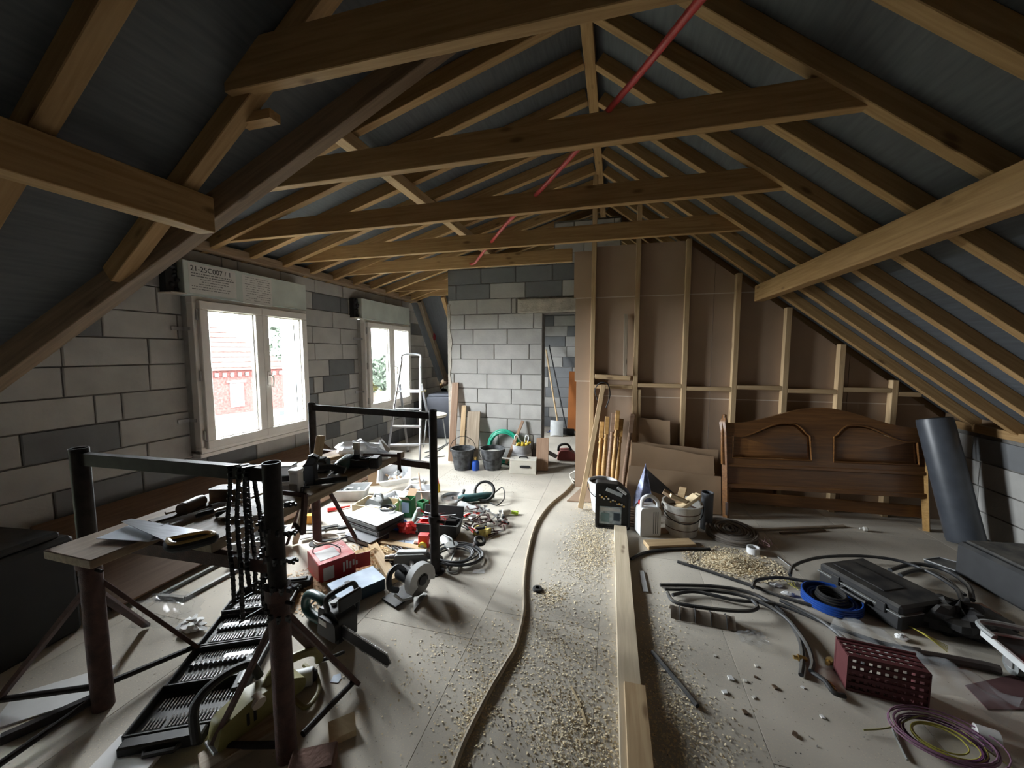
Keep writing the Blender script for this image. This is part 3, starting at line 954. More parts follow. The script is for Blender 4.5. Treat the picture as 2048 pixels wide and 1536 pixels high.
def W(t):
    """builder that takes world coordinates for a part of t"""
    b = MB(); b.M = t.matrix_basis.inverted(); return b
def solo(b, name, m, label, cat, group=None, ang=35, base=None):
    """a thing that is one mesh: its origin moved to the middle of its footprint"""
    xs = [v[0] for v in b.v]; ys = [v[1] for v in b.v]; zs = [v[2] for v in b.v]
    c = Vector(((min(xs) + max(xs)) / 2, (min(ys) + max(ys)) / 2, min(zs)))
    b.v = [(v[0] - c.x, v[1] - c.y, v[2] - c.z) for v in b.v]
    o = b.build(name, m, None, None, ang, tuple(c))
    return tag(o, label, cat, group)
def plank(name, p0, p1, w, h, m, label, cat='plank', up=(0, 0, 1), group=None, roll=0.0):
    o = beam(name, p0, p1, w, h, m, None, up, None, .003, roll)
    return tag(o, label, cat, group)
def crumple(c, sx, sy, sz, seed, n=14):
    """closed crumpled bag"""
    rn = random.Random(seed)
    k = [(rn.uniform(2, 7), rn.uniform(2, 7), rn.uniform(0, 6), rn.uniform(.05, .2)) for _ in range(7)]
    b = MB(); vs, fs = [], []
    m = n // 2 + 2
    for i in range(m + 1):
        ph = -PI / 2 + PI * i / m
        for j in range(n * 2):
            a = PI * j / n
            r = 1 + sum(d * math.sin(p * a + e) * math.cos(q * ph + e) for p, q, e, d in k)
            z = max(-.92, math.sin(ph) * r)
            vs.append((c[0] + sx * r * math.cos(ph) * math.cos(a), c[1] + sy * r * math.cos(ph) * math.sin(a), c[2] + sz * (z + .92) / 1.92))
    w = n * 2
    for i in range(m):
        for j in range(w):
            l = (j + 1) % w
            fs.append((i * w + j, i * w + l, (i + 1) * w + l, (i + 1) * w + j))
    return b.add(vs, fs)
def hexrad(poly, r=.012, n=3):
    """rounded corners of a 2-D outline"""
    out = []
    N = len(poly)
    for i in range(N):
        p, q, s = Vector(poly[i - 1]), Vector(poly[i]), Vector(poly[(i + 1) % N])
        a, c = (p - q), (s - q)
        d = min(r, a.length * .45, c.length * .45)
        A_, C_ = q + a.normalized() * d, q + c.normalized() * d
        for k in range(n + 1):
            t = k / n
            out.append(tuple((1 - t) ** 2 * A_ + 2 * t * (1 - t) * q + t * t * C_))
    return out
def tray(b, L, Wd, H, taper=.03, th=.004, rim=.012):
    """open rectangular bin on z = 0, centred"""
    def ring(l, w, z):
        return [(-l / 2, -w / 2, z), (l / 2, -w / 2, z), (l / 2, w / 2, z), (-l / 2, w / 2, z)]
    R = [ring(L - 2 * taper, Wd - 2 * taper, 0), ring(L, Wd, H), ring(L + 2 * rim, Wd + 2 * rim, H), ring(L + 2 * rim, Wd + 2 * rim, H + .004), ring(L - 2 * th, Wd - 2 * th, H + .004), ring(L - 2 * taper - 2 * th, Wd - 2 * taper - 2 * th, th)]
    vs = [p for r in R for p in r]
    fs = [(3, 2, 1, 0)]
    for i in range(len(R) - 1):
        for k in range(4):
            l = (k + 1) % 4
            fs.append((i * 4 + k, i * 4 + l, (i + 1) * 4 + l, (i + 1) * 4 + k))
    fs.append(tuple(20 + k for k in range(4)))
    return b.add(vs, fs)

# ------------------------------------------------------------------ builder's trestles and the plank bench
TT = 1.17
mat_board = wood('stained_sheet', (.13, .075, .045), (.19, .115, .07), knots=False)
TB = .845
R1 = Vector((-1.20, 1.09, 0)); L1 = Vector((-2.16, 1.05, 0)); R2 = Vector((-1.21, 2.39, 0)); L2 = Vector((-2.33, 2.51, 0))
t = thing('builders_trestle', 'rusty adjustable steel trestle nearest the camera, saw chains hanging from it', 'trestle', tuple(R1), group=None)
Z_ = Vector((0, 0, 1))
for P in (R1, L1):
    b = W(t)
    prof = [(.030, 0), (.033, .66), (.033, .68), (.030, .68)]
    b.cyl(P, P + Z_ * .69, .037, n=18); b.build('foot_tube', RUST, t)
    b = W(t)
    n = 18
    b.M = b.M @ Matrix.Translation(P)
    b.lathe([(.031, .66), (.031, TT), (.026, TT), (.026, TT - .06)], n); b.build('sliding_post', TUBE, t)
    b = W(t); b.tube([P + Z_ * .655, P + Z_ * .70], .044, 18); b.build('collar', RUST, t)
    b = W(t); b.cyl(P + Vector((-.07, 0, .64)), P + Vector((.07, 0, .64)), .007, n=8); b.build('locking_pin', TUBE, t)
W(t).bar(L1 + Z_ * (TT - .045), R1 + Z_ * (TT - .045), .03, .05).build('top_bar', TUBE, t)
W(t).bar(L1 + Z_ * .775, R1 + Z_ * .775, .03, .05).build('cross_bar', RUST, t)
def leg(t, a, c, w=.034, h=.018):
    W(t).bar(a, c, w, h, (0, 0, 1), .002).build('leg', RUST, t)
def foot_tie(t, a, c):
    W(t).tube([a, c], .013, 10).build('foot_stay', TUBE, t)
f1 = fl(715, 1372); f2 = Vector((-1.50, 1.02, 0)); f3 = Vector((-1.42, 1.52, 0))
leg(t, R1 + Z_ * .62, f1 + Z_ * .012); leg(t, R1 + Z_ * .60, f2 + Z_ * .012); leg(t, R1 + Z_ * .58, f3 + Z_ * .012)
foot_tie(t, f1 + Z_ * .04 - (f1 - R1) * .06, R1 + Vector((.03, .05, .05))); foot_tie(t, f2 + Z_ * .035, R1 + Z_ * .05)
g1 = fl(400, 1302); g2 = Vector((-2.62, .92, 0)); g3 = Vector((-2.55, 1.45, 0))
leg(t, L1 + Z_ * .62, g1 + Z_ * .012); leg(t, L1 + Z_ * .58, g2 + Z_ * .012); leg(t, L1 + Z_ * .55, g3 + Z_ * .012)
foot_tie(t, g1 + Z_ * .035, L1 + Z_ * .10); foot_tie(t, g2 + Z_ * .035, L1 + Z_ * .10); foot_tie(t, L1 + Vector((-.02, -.02, .05)), Vector((-2.2, .55, .02)))
t = thing('builders_trestle', 'dark steel trestle standing in front of the stepladder, carrying the far end of the bench', 'trestle', tuple(R2))
for P, zf in ((R2, .40), (L2, .72)):
    b = W(t); b.cyl(P, P + Z_ * zf, .034, n=16); b.build('foot_tube', TUBE if P is R2 else RUST, t)
    b = W(t); b.M = b.M @ Matrix.Translation(P); b.lathe([(.028, zf - .03), (.028, TT), (.023, TT), (.023, TT - .05)], 16); b.build('sliding_post', TUBE, t)
    b = W(t); b.tube([P + Z_ * (zf - .03), P + Z_ * (zf + .02)], .042, 16); b.build('collar', TUBE, t)
    b = W(t); b.cyl(P, P + Z_ * .008, .065, n=18); b.build('base_plate', TUBE, t)
W(t).bar(L2 + Z_ * (TT - .04), R2 + Z_ * (TT - .04), .03, .045).build('top_bar', TUBE, t)
W(t).bar(L2 + Z_ * .775, R2 + Z_ * .775, .03, .045).build('cross_bar', RUST, t)
W(t).cyl(R2 + Vector((-.0, -.02, .38)), R2 + Vector((.09, -.02, .385)), .012, n=8).build('clamp_screw', TUBE, t)
leg(t, L2 + Z_ * .66, fl(716, 1087) + Z_ * .012); leg(t, L2 + Z_ * .64, fl(574, 1092) + Z_ * .012); leg(t, L2 + Vector((0, .0, .62)), L2 + Vector((-.3, .35, .012)))

plank('bench_plank', (-1.60, 1.06, TB - .0225), (-1.60, 2.455, TB - .0225), .25, .045, GREYWOOD, 'front plank of the bench, tools and chain on it, nearest the aisle')
plank('bench_plank', (-1.895, .86, TB - .0225), (-1.875, 2.60, TB - .0225), .26, .034, OLDPINE, 'rear plank of the bench along the window side, handsaws on its near end')
plank('leaning_board', (-3.215, 1.47, .245), (-3.215, 3.95, .245), .82, .018, mat_board, 'long dark brown sheet leaning along the foot of the window wall', 'board', up=(.52, 0, .85))

def saw_chain(top, bot, dx, label, seed):
    """closed loop of cutter links hung over the top bar"""
    rn = random.Random(seed)
    a = Vector(top)
    L = (top[2] - bot)
    pts = []
    n = 46
    for k in range(n + 1):
        u = k / n
        pts.append(a + Vector((-dx * .5 * min(1, u * 3) + .006 * math.sin(u * 9 + seed), -.032 + .004 * math.sin(u * 7), -L * u)))
    for k in range(1, n):
        u = 1 - k / n
        pts.append(a + Vector((dx * .5 * min(1, u * 3) + .006 * math.sin(u * 8 + 2 * seed), .032, -L * u)))
    b = MB()
    for i in range(len(pts)):
        p, q = pts[i], pts[(i + 1) % len(pts)]
        if (q - p).length < 1e-4: continue
        side = Vector((1, 0, 0))
        b.bar(p - (q - p) * .2, q + (q - p) * .2, .009, .011, (0, 1, 0))
        if True:
            m_ = (p + q) / 2
            o = Vector((.013 if i % 2 else -.013, 0, 0))
            b.add([m_ + o * 1.2, p + Vector((0, -.008, 0)), q + Vector((0, -.008, 0)), m_ + Vector((0, .010, 0))], [(0, 1, 2), (0, 1, 3), (0, 2, 3), (1, 2, 3)])
    return solo(b, 'saw_chain', CHAINM, label, 'saw chain', 'saw chains hung on the near trestle')
BARZ = TT - .018
saw_chain((R1.x - .155, R1.y - .006, BARZ), .62, .03, 'leftmost saw chain hanging from the near trestle bar', 1)
saw_chain((R1.x - .115, R1.y - .004, BARZ), .56, .03, 'middle saw chain hanging from the near trestle bar', 2)
saw_chain((R1.x - .080, R1.y - .003, BARZ), .70, .025, 'saw chain hanging from the bar right against the near post', 3)
b = MB(); rn = random.Random(5)
for k in range(46):
    a = k * .55; z = 1.02 - k * .0095
    p = R1 + Vector(((.046 + .008 * rn.random()) * math.cos(a) + .012, (.046 + .006 * rn.random()) * math.sin(a), z))
    b.box(p, (.014, .012, .016)); 
    q = p + Vector((.012 * math.cos(a), .012 * math.sin(a), -.006)); b.box(q, (.008, .006, .010))
solo(b, 'saw_chain', CHAINM, 'saw chain wound round the near trestle post at mid height', 'saw chain', 'saw chains hung on the near trestle')

# ---- on the bench
def handsaw(poly_px, hpx, label, seed):
    t = thing('handsaw', label, 'handsaw', tuple(fl(*poly_px[0], TB)))
    P = [fl(x, y, TB + .02) for x, y in poly_px]
    b = W(t); k = len(P)
    b.add([p + Z_ * .0 for p in P] + [p + Z_ * .0025 for p in P], [tuple(range(k)), tuple(range(2 * k - 1, k - 1, -1))] + [(i, (i + 1) % k, k + (i + 1) % k, k + i) for i in range(k)])
    b.build('blade', BLADE, t)
    if hpx:
        H = [fl(x, y, TB + .028) for x, y in hpx]
        c = sum(H, Vector()) / len(H)
        b = W(t); b.tube([h_ for h_ in smooth(H + [H[0]], 6)][:-1], .017, 10, closed=True); hd = b.build('handle', BLACKM, t)
        b = W(t); b.tube([h_ + Z_ * .012 for h_ in smooth(H + [H[0]], 6)][:-1], .010, 8, closed=True); b.build('grip_edge', mat('ochre_grip', (.45, .30, .10), .5), hd)
    return t
handsaw([(243, 1044), (262, 1038), (418, 1064), (334, 1084)], [(336, 1086), (410, 1072), (424, 1078), (352, 1096)], 'handsaw with black looped handle lying over the near end of the bench', 1)
b = MB(); P = [fl(x, y, TB + .004) for x, y in [(192, 1078), (262, 1050), (346, 1072), (296, 1084)]]
b.add([p for p in P] + [p + Z_ * .003 for p in P], [(3, 2, 1, 0), (4, 5, 6, 7)] + [(i, (i + 1) % 4, 4 + (i + 1) % 4, 4 + i) for i in range(4)])
solo(b, 'bare_handsaw', PAPERB, 'bare pale saw blade lying under the black-handled handsaw', 'blade')
p0, p1 = fl(362, 1020, TB + .028), fl(405, 1000, TB + .028)
b = MB(); b.tube([p0, p0.lerp(p1, .08), p0.lerp(p1, .1), p0.lerp(p1, .85), p1], [.026, .027, .029, .028, .024], 18)
solo(b, 'cardboard_tube', mat('brown_cylinder', (.13, .085, .06), .45), 'stubby brown cylinder lying on the bench between saw and block', 'cylinder')
c = fl(455, 998, TB)
b = MB().at(c, (0, 0, .35)); b.prism(hexrad([(-.07, -.035), (.07, -.04), (.072, .035), (-.055, .04)], .02, 4), 0, .062)
solo(b, 'wood_block', DKWOOD, 'dark rounded wood block sitting on the bench in front of the window', 'wood block')
def chisel(a, c, label, w=.012):
    t = thing('chisel', label, 'hand tool', tuple(fl(*a, TB)))
    p, q = fl(*a, TB + .012), fl(*c, TB + .012)
    W(t).tube([p, p.lerp(q, .06), p.lerp(q, .4), p.lerp(q, .44)], [.008, .012, .011, .006], 10).build('handle', BLACKM, t)
    W(t).bar(p.lerp(q, .42), q, w, .004).build('blade', BRIGHT, t)
chisel((392, 1032), (470, 1008), 'chisel with black handle lying beside the brown cylinder')
chisel((430, 1030), (500, 1012), 'thin black-handled chisel pointing toward the window', .008)
chisel((318, 1058), (365, 1040), 'short black-handled tool lying behind the near handsaw', .01)
b = MB()
for k in range(3):
    b.at(fl(492, 1030, TB) + Z_ * (.001 + .006 * k), (0, 0, .25 + .08 * k)); b.box((0, 0, .003), (.17, .11, .005), .001)
solo(b, 'paper_stack', PAPERW, 'bright white stack of papers on the bench behind the hanging chains', 'papers')
t = thing('plastic_tub', 'clear lidded plastic box of small parts on the bench', 'box', tuple(fl(573, 962, TB)), .3)
MB().box((0, 0, .045), (.09, .075, .09), .004).build('body', FILM2, t); MB().box((0, 0, .094), (.096, .08, .008), .003).build('lid', WHITEP, t)
t = thing('white_jar', 'white square jar with torn label at the front edge of the bench', 'jar', tuple(fl(594, 985, TB)), .15)
MB().box((0, 0, .055), (.05, .05, .11), .006).build('body', WHITEP, t); MB().box((.0, -.0255, .03), (.044, .002, .045)).build('dark_contents', GREYT, t)
MB().prism(hexrad([(-.027, -.027), (.027, -.027), (.027, .027), (-.027, .027)], .008), .11, .125).build('lid', WHITEP, t)

def power_drill(loc, rz, m1, m2, label, s=1.0, rx=0.0):
    """lying cordless drill: chuck, motor housing, grip and battery"""
    t = thing('cordless_drill', label, 'drill', tuple(loc), rz)
    b = MB(); r = .034 * s
    b.tube([(-.10 * s, 0, r), (-.095 * s, 0, r), (.04 * s, 0, r), (.06 * s, 0, r)], [.024 * s, r, r, .027 * s], 16); b.build('motor_housing', m1, t)
    b = MB(); b.tube([(.06 * s, 0, r), (.075 * s, 0, r), (.105 * s, 0, r), (.115 * s, 0, r)], [.024 * s, .023 * s, .018 * s, .010 * s], 14); ck = b.build('chuck', BLACKM, t)
    MB().cyl((.11 * s, 0, r), (.18 * s, 0, r * .9), .004 * s, n=8).build('drill_bit', BRIGHT, ck)
    b = MB(); b.tube([(-.03 * s, .0, r), (-.045 * s, .06 * s, .024 * s), (-.055 * s, .13 * s, .024 * s)], [.024 * s, .021 * s, .022 * s], 12); b.build('grip', m2, t)
    b = MB(); b.box((-.058 * s, .155 * s, .03 * s), (.085 * s, .05 * s, .06 * s), .008); b.build('battery', m2, t)
    return t
a, c = fl(703, 928, TB), fl(661, 962, TB)
power_drill(a.lerp(c, .45), rotz_of(a, c), GREENT, BLACKM, 'dark green cordless drill lying at the front edge of the bench', 1.15)
# planer-like black tool with two rails
t = thing('nail_gun', 'black power tool with slanted head lying on the bench by the trestle post', 'power tool', tuple(fl(622, 968, TB)), .5)
b = MB(); b.at((0, 0, 0), (0, 0, 0)); b.box((0, 0, .06), (.06, .07, .12), .008); b.at((.01, 0, .125), (0, .5, 0)); b.box((0, 0, 0), (.05, .06, .08), .01); b.build('head', BLACKM, t)
MB().box((-.10, .03, .03), (.16, .022, .035), .004).build('rail', BLACKM, t); MB().box((-.10, -.03, .02), (.16, .02, .022), .004).build('rail', BRIGHT, t)
MB().tube([(.03, .03, .08), (.10, .06, .07), (.17, .05, .05)], [.02, .018, .02], 10).build('handle', BLACKM, t)
MB().cyl((.03, -.03, .02), (.19, -.01, .017), .016, n=12).build('side_tube', BLACKM, t)
t = thing('battery_charger', 'black battery pack lying behind the green drill', 'battery', tuple(fl(641, 944, TB)), .3)
MB().box((0, 0, .04), (.10, .08, .08), .01).build('body', BLACKM, t); MB().box((0, 0, .083), (.06, .05, .012), .003).build('contact_shoe', BLACKM, t)
a, c = fl(604, 990, TB), fl(612, 972, TB)
solo(MB().tube([a + Z_ * .008, a.lerp(c, .15) + Z_ * .010, a.lerp(c, .9) + Z_ * .012, c + Z_ * .012], [.013, .006, .006, .005], 8), 'allen_key', BLACKM, 'small black key tool on the bench below the slanted power tool', 'hand tool')
solo(crumple(tuple(fl(716, 912, TB)), .16, .085, .10, 4, 18), 'plastic_bag', FILM2, 'crumpled white plastic bag at the far end of the bench', 'bag', ang=20)
t = thing('paint_brush', 'pale tube with dark label and bristles standing on the bench', 'tube', tuple(fl(714, 931, TB)))
MB().lathe([(.02, 0), (.021, .005), (.021, .10), (.018, .105)], 14).build('body', LGREY, t)
MB().lathe([(.0215, .035), (.0215, .075)], 14).build('dark_label', NAVY, t)
MB().prism(hexrad([(-.02, -.012), (.02, -.012), (.02, .012), (-.02, .012)], .005), .105, .15).build('bristles', CREAM, t)
b = MB()
P_ = coil(tuple(fl(733, 932, TB)), .052, 5, 16, .02, .02, .010, .8, 3, rise=.006)
for i in range(len(P_) - 1): b.bar(P_[i], P_[i + 1], .013, .011)
solo(b, 'saw_chain', CHAINM, 'saw chain coiled in a heap on the bench', 'saw chain')
t = thing('bar_clamp', 'rust-red bar clamp gripping the far end of the bench plank', 'clamp', tuple(fl(796, 912, TB)))
a, c = fl(722, 910, TB + .03), fl(798, 911, TB + .03)
W(t).bar(a, c, .008, .02).build('bar', RUST, t)
W(t).bar(c + Z_ * .02, c + Z_ * -.10, .02, .014, (0, 1, 0)).build('jaw', RUST, t)
W(t).tube([c + Vector((.03, -.03, -.10)), c + Vector((.0, 0, -.08))], .009, 8).build('screw', RUST, t)
t = thing('bar_clamp', 'rust-red bar clamp hooked over the front plank beside the near post', 'clamp', tuple(fl(600, 1010, TB)))
c = Vector((-1.475, 1.50, TB))
W(t).bar(c + Vector((-.16, .0, .025)), c + Vector((.03, 0, .025)), .008, .022).build('bar', RUST, t)
W(t).bar(c + Vector((.02, 0, .03)), c + Vector((.025, -.03, -.16)), .016, .024, (0, 1, 0)).build('jaw', RUST, t)
W(t).tube([c + Vector((.02, -.03, -.15)), c + Vector((-.03, -.02, -.12))], .010, 8).build('screw', RUST, t)
W(t).tube([c + Vector((.0, 0, .04)), c + Vector((.0, .0, .06)), c + Vector((.03, .02, .06))], .006, 8).build('tommy_bar', BLACKM, t)
plank('wood_wedge', fl(632, 935, TB), fl(632, 935, TB) + Vector((.02, .03, .20)), .05, .03, PINE2, 'sawn wood offcut standing upright behind the black power tool', 'offcut', up=(1, 0, 0))
b = MB(); c = fl(762, 905, TB)
b.add([c + Vector(v) for v in ((-.06, .02, .01), (.07, -.03, .005), (.05, .05, .012), (-.03, .06, .09), (0, -.01, .10))], [(0, 1, 2), (0, 2, 3), (0, 1, 4), (1, 2, 4)])
solo(b, 'paper_scrap', PAPERW, 'torn white packaging card sticking up behind the plastic bag', 'card')
plank('offcut', fl(655, 922, TB) + Z_ * .012, fl(738, 903, TB) + Z_ * .012, .05, .022, PINE2, 'pale batten offcut lying along the back of the bench', 'offcut')

for k, (a_, c_, w_, m_, lb) in enumerate((((300, 1048), (420, 1012), .05, DKWOOD, 'thin dark lath lying on the bench behind the handsaws'), ((330, 1030), (440, 1003), .03, OLDPINE, 'narrow lath along the rear of the bench near the brown cylinder'), ((440, 1040), (520, 1018), .06, DKWOOD, 'dark board scrap beside the white papers on the bench'))):
    plank('lath', fl(*a_, TB) + Z_ * .007, fl(*c_, TB) + Z_ * .007, w_, .010, m_, lb, 'lath')
# ------------------------------------------------------------------ floor, left foreground
# four-fold tool case
def bit_case():
    """hinged case of four trays opened flat on the floor, full of bits and sockets"""
    o = fl(375, 1372)                              # hinge corner between lid trays
    far = fl(545, 1180); near = fl(350, 1480)
    rz = rotz_of(near, far)
    t = thing('tool_case', 'open four-tray drill bit and socket case spread on the floor behind the near post', 'tool case', tuple(near.lerp(far, .5)), rz)
    L = (far - near).length; n = 4; w = L / n; D = .36
    rn = random.Random(8)
    for k in range(n):
        x0 = -L / 2 + k * w + .008; x1 = x0 + w - .016
        h = .035 if k in (1, 2) else .05
        b = MB(); b.box(((x0 + x1) / 2, 0, .006), (x1 - x0, D, .012), .003)
        for (c, d) in ((((x0 + x1) / 2, -D / 2, h / 2), (x1 - x0, .012, h)), (((x0 + x1) / 2, D / 2, h / 2), (x1 - x0, .012, h)), ((x0, 0, h / 2), (.012, D, h)), ((x1, 0, h / 2), (.012, D, h))):
            b.box(c, d, .003)
        tr = b.build('tray', BLACKM, t)
        if k == 0:
            rows = [('bit', 22, .055, .006, .30), ('bit', 22, .045, .005, .72)]
        elif k == 1:
            rows = [('bit', 20, .05, .007, .22), ('socket', 14, .022, .010, .55), ('bit', 24, .03, .004, .83)]
        elif k == 2:
            rows = [('bit', 22, .055, .007, .25), ('socket', 16, .022, .009, .58), ('bit', 20, .03, .006, .85)]
        else:
            rows = [('socket', 12, .03, .011, .25), ('bit', 18, .05, .008, .65)]
        for kind, cnt, ln, r, u in rows:
            for i in range(cnt):
                y = -D / 2 + .03 + (D - .06) * (i + .5) / cnt
                x = x0 + (x1 - x0) * u
                if rn.random() < .06: continue
                b = MB()
                if kind == 'bit':
                    b.cyl((x - ln / 2, y, .012 + r), (x + ln / 2, y, .012 + r), r * .75, r * .5, 6)
                    b.build('drill_bit', BRIGHT, tr)
                else:
                    b.cyl((x - ln / 2, y, .012 + r), (x + ln / 2, y, .012 + r), r, n=8)
                    b.build('socket', BRIGHT, tr)
        if k in (1, 2):
            MB().box((x0 + (x1 - x0) * .68, -.05 if k == 1 else .07, .016), (.035, .13, .006)).build('steel_plate', ALU, tr)
    MB().box((-L / 2 - .03, .02, .03), (.05, D * .8, .05), .006).build('case_edge', BLACKM, t)
    MB().tube([(-L / 2 - .05, -.05, .03), (-L / 2 - .075, -.04, .03), (-L / 2 - .075, .06, .03), (-L / 2 - .05, .07, .03)], .010, 8).build('handle', BLACKM, t)
    return t
bit_case()
solo(MB().at(fl(545, 1190), (0, 0, rotz_of(fl(350, 1480), fl(545, 1180)))).box((.03, -.1, .035), (.07, .26, .07), .01).box((.03, -.1, .075), (.03, .2, .012), .003), 'blow_mould_case', BLACKM, 'closed black plastic case end standing beyond the open bit case', 'case')
# chainsaw: dark green electric
a, c = fl(630, 1240, .06), fl(765, 1330, .06)
rz = rotz_of(a, c)
t = thing('chainsaw', 'dark green electric chainsaw lying on the floor with its bar toward the aisle', 'chainsaw', tuple(fl(640, 1250)), rz)
prof = hexrad([(0, .05), (.10, .03), (.26, .03), (.27, .16), (.20, .20), (.10, .19), (.02, .17)], .03, 4)
b = MB(); 
def side(b, prof, y0, y1):
    b.add([(x, y0, z) for x, z in prof] + [(x, y1, z) for x, z in prof], [tuple(range(len(prof) - 1, -1, -1)), tuple(range(len(prof), 2 * len(prof)))] + [(i, (i + 1) % len(prof), len(prof) + (i + 1) % len(prof), len(prof) + i) for i in range(len(prof))])
    return b
side(b, hexrad([(.06, .02), (.26, .02), (.27, .16), (.22, .19), (.08, .17)], .02, 3), -.05, .06); b.build('motor_housing', BLACKM, t)
b = MB(); b.tube(smooth([(.08, 0, .15), (.02, 0, .17), (-.08, 0, .16), (-.13, 0, .12), (-.14, 0, .06), (-.08, 0, .03), (.06, 0, .04)], 6), .026, 12); b.build('rear_handle', GREENT, t)
b = MB(); b.tube(smooth([(.17, -.05, .18), (.18, -.06, .26), (.18, .03, .27), (.18, .11, .25), (.18, .12, .10), (.18, .06, .05)], 6), .014, 10); b.build('front_handle', BLACKM, t)
b = MB(); b.box((.245, .035, .225), (.02, .14, .08), .008); b.build('hand_guard', BLACKM, t)
b = MB(); side(b, hexrad([(.10, .04), (.27, .05), (.27, .15), (.12, .15)], .02, 3), -.075, -.045); sc = b.build('sprocket_cover', BLACKM, t)
MB().box((.16, -.0765, .125), (.07, .002, .028)).build('white_label', PAPERW, sc)
MB().cyl((.15, .0, .185), (.15, .0, .20), .018, n=14).build('oil_cap', LGREY, t)
b = MB(); side(b, hexrad([(.24, .055), (.62, .06), (.645, .085), (.62, .115), (.24, .12)], .03, 4), -.03, -.024); gb = b.build('guide_bar', mat('guide_bar_steel', (.07, .07, .075), .5, .5), t)
b = MB()
for k in range(26):
    x = .27 + k * .0138
    b.box((x, -.027, .121), (.007, .007, .010)); b.box((x, -.027, .054), (.007, .007, .010))
b.tube([(.25, -.027, .121), (.62, -.027, .1165), (.645, -.027, .088), (.62, -.027, .058), (.25, -.027, .053)], .0035, 6)
b.build('saw_chain', BRIGHT, gb)
solo(MB().tube(smooth([fl(690, 1205, .02), fl(660, 1200, .02), fl(640, 1195, .02), fl(618, 1215, .02), fl(632, 1238, .03)], 6), .006, 8), 'power_cord', BLACKM, 'black cord trailing from the green chainsaw', 'cord')
# red metal box
Hz = .145
q0, q1, q2 = fl(606, 1099, Hz), fl(637, 1132, Hz), fl(711, 1106, Hz)
rz = rotz_of(q1, q2)
Lx, Ly = (q2 - q1).length, .27
c = Vector(((q1.x + q2.x) / 2 - math.sin(rz) * Ly / 2, (q1.y + q2.y) / 2 + math.cos(rz) * Ly / 2, 0))
t = thing('red_case', 'dusty red metal box with a tilted wire handle on top, in front of the bench', 'box', tuple(c), rz)
MB().box((0, 0, Hz / 2), (Lx, Ly, Hz), .005).build('body', RED, t)
MB().box((-.06, -Ly / 2 - .001, .07), (.07, .002, .09)).build('white_label', PAPERW, t)
b = MB()
for k in range(5): b.box((.04 + k * .022, -Ly / 2 - .001, .075 + .01 * (k % 2)), (.012, .002, .07 - .01 * k))
b.build('side_lettering', PAPERW, t)
b = MB()
for k in range(4): b.box((.05 + .0 * k, .02 + k * .022, Hz + .0008), (.09 - .012 * k, .012, .0012))
b.build('top_lettering', mat('pink_print', (.62, .40, .40), .7), t)
MB().box((-.03, -.01, Hz + .001), (.13, .15, .002)).build('bare_patch', mat('worn_grey', (.40, .38, .37), .6), t)
MB().tube(smooth([(-.10, .07, Hz), (-.085, .075, Hz + .035), (.0, .05, Hz + .04), (.045, -.03, Hz + .03), (.05, -.04, Hz)], 5), .004, 8).build('handle', BLACKM, t)
MB().add([(Lx / 2, -Ly / 2, .03), (Lx / 2 + .10, -Ly / 2 - .01, .02), (Lx / 2 + .10, -Ly / 2 - .01, Hz - .02), (Lx / 2, -Ly / 2, Hz - .01),
          (Lx / 2, -Ly / 2 + .004, .03), (Lx / 2 + .10, -Ly / 2 - .006, .02), (Lx / 2 + .10, -Ly / 2 - .006, Hz - .02), (Lx / 2, -Ly / 2 + .004, Hz - .01)],
         [(0, 1, 2, 3), (7, 6, 5, 4), (0, 4, 5, 1), (1, 5, 6, 2), (2, 6, 7, 3), (3, 7, 4, 0)]).build('open_flap', RED, t)
t = thing('flat_metal_case', 'flat blue-grey metal case lying in front of the red box', 'case', tuple(fl(714, 1186)), rz + .02)
MB().box((0, 0, .04), (.30, .20, .075), .006).build('body', NAVY, t)
MB().box((0, 0, .080), (.305, .205, .006), .002).build('lid', SLATE, t)
MB().box((-.05, .03, .084), (.03, .018, .003)).build('slot', BLACKM, t)
# circular saw
t = thing('circular_saw', 'circular saw with pale grey blade guard standing on the floor by the trestle post', 'circular saw', tuple(fl(820, 1188)), rotz_of(fl(790, 1190), fl(850, 1170)) + .38)
MB().box((-.03, .02, .015), (.24, .14, .006)).build('base_plate', BLACKM, t)
b = MB(); b.tube(arc((0, 0), .0, 0, 0, 1), .01)
b = MB()
def disc(b, c, r0, r1, y0, y1, a0, a1, n=24):
    """part ring in the x-z plane"""
    vs, fs = [], []
    for i in range(n + 1):
        a = a0 + (a1 - a0) * i / n
        for (r, y) in ((r0, y0), (r1, y0), (r1, y1), (r0, y1)):
            vs.append((c[0] + r * math.cos(a), c[1] + y, c[2] + r * math.sin(a)))
    for i in range(n):
        for k in range(4):
            l = (k + 1) % 4
            fs.append((i * 4 + k, i * 4 + l, (i + 1) * 4 + l, (i + 1) * 4 + k))
    fs += [(0, 1, 2, 3), (n * 4 + 3, n * 4 + 2, n * 4 + 1, n * 4)]
    return b.add(vs, fs)
disc(b, (.02, -.075, .12), .045, .105, -.03, .02, -.35, PI + .55); b.build('blade_guard', LGREY, t)
b = MB(); disc(b, (.02, -.075, .12), .0, .03, -.034, -.026, 0, 2 * PI); b.build('arbor_bolt', BLACKM, t)
b = MB(); disc(b, (.02, -.075, .105), .0, .09, -.004, .0, 0, 2 * PI, 36); bl_ = b.build('saw_disc', mat('dull_blade', (.10, .095, .09), .4, .6), t)
MB().cyl((-.0, -.05, .12), (-.0, .09, .12), .05, n=16).build('motor', BLACKM, t)
MB().tube(smooth([(-.02, .03, .16), (-.06, .04, .20), (-.12, .04, .18), (-.13, .03, .10), (-.08, .02, .06)], 5), .018, 10).build('handle', BLACKM, t)
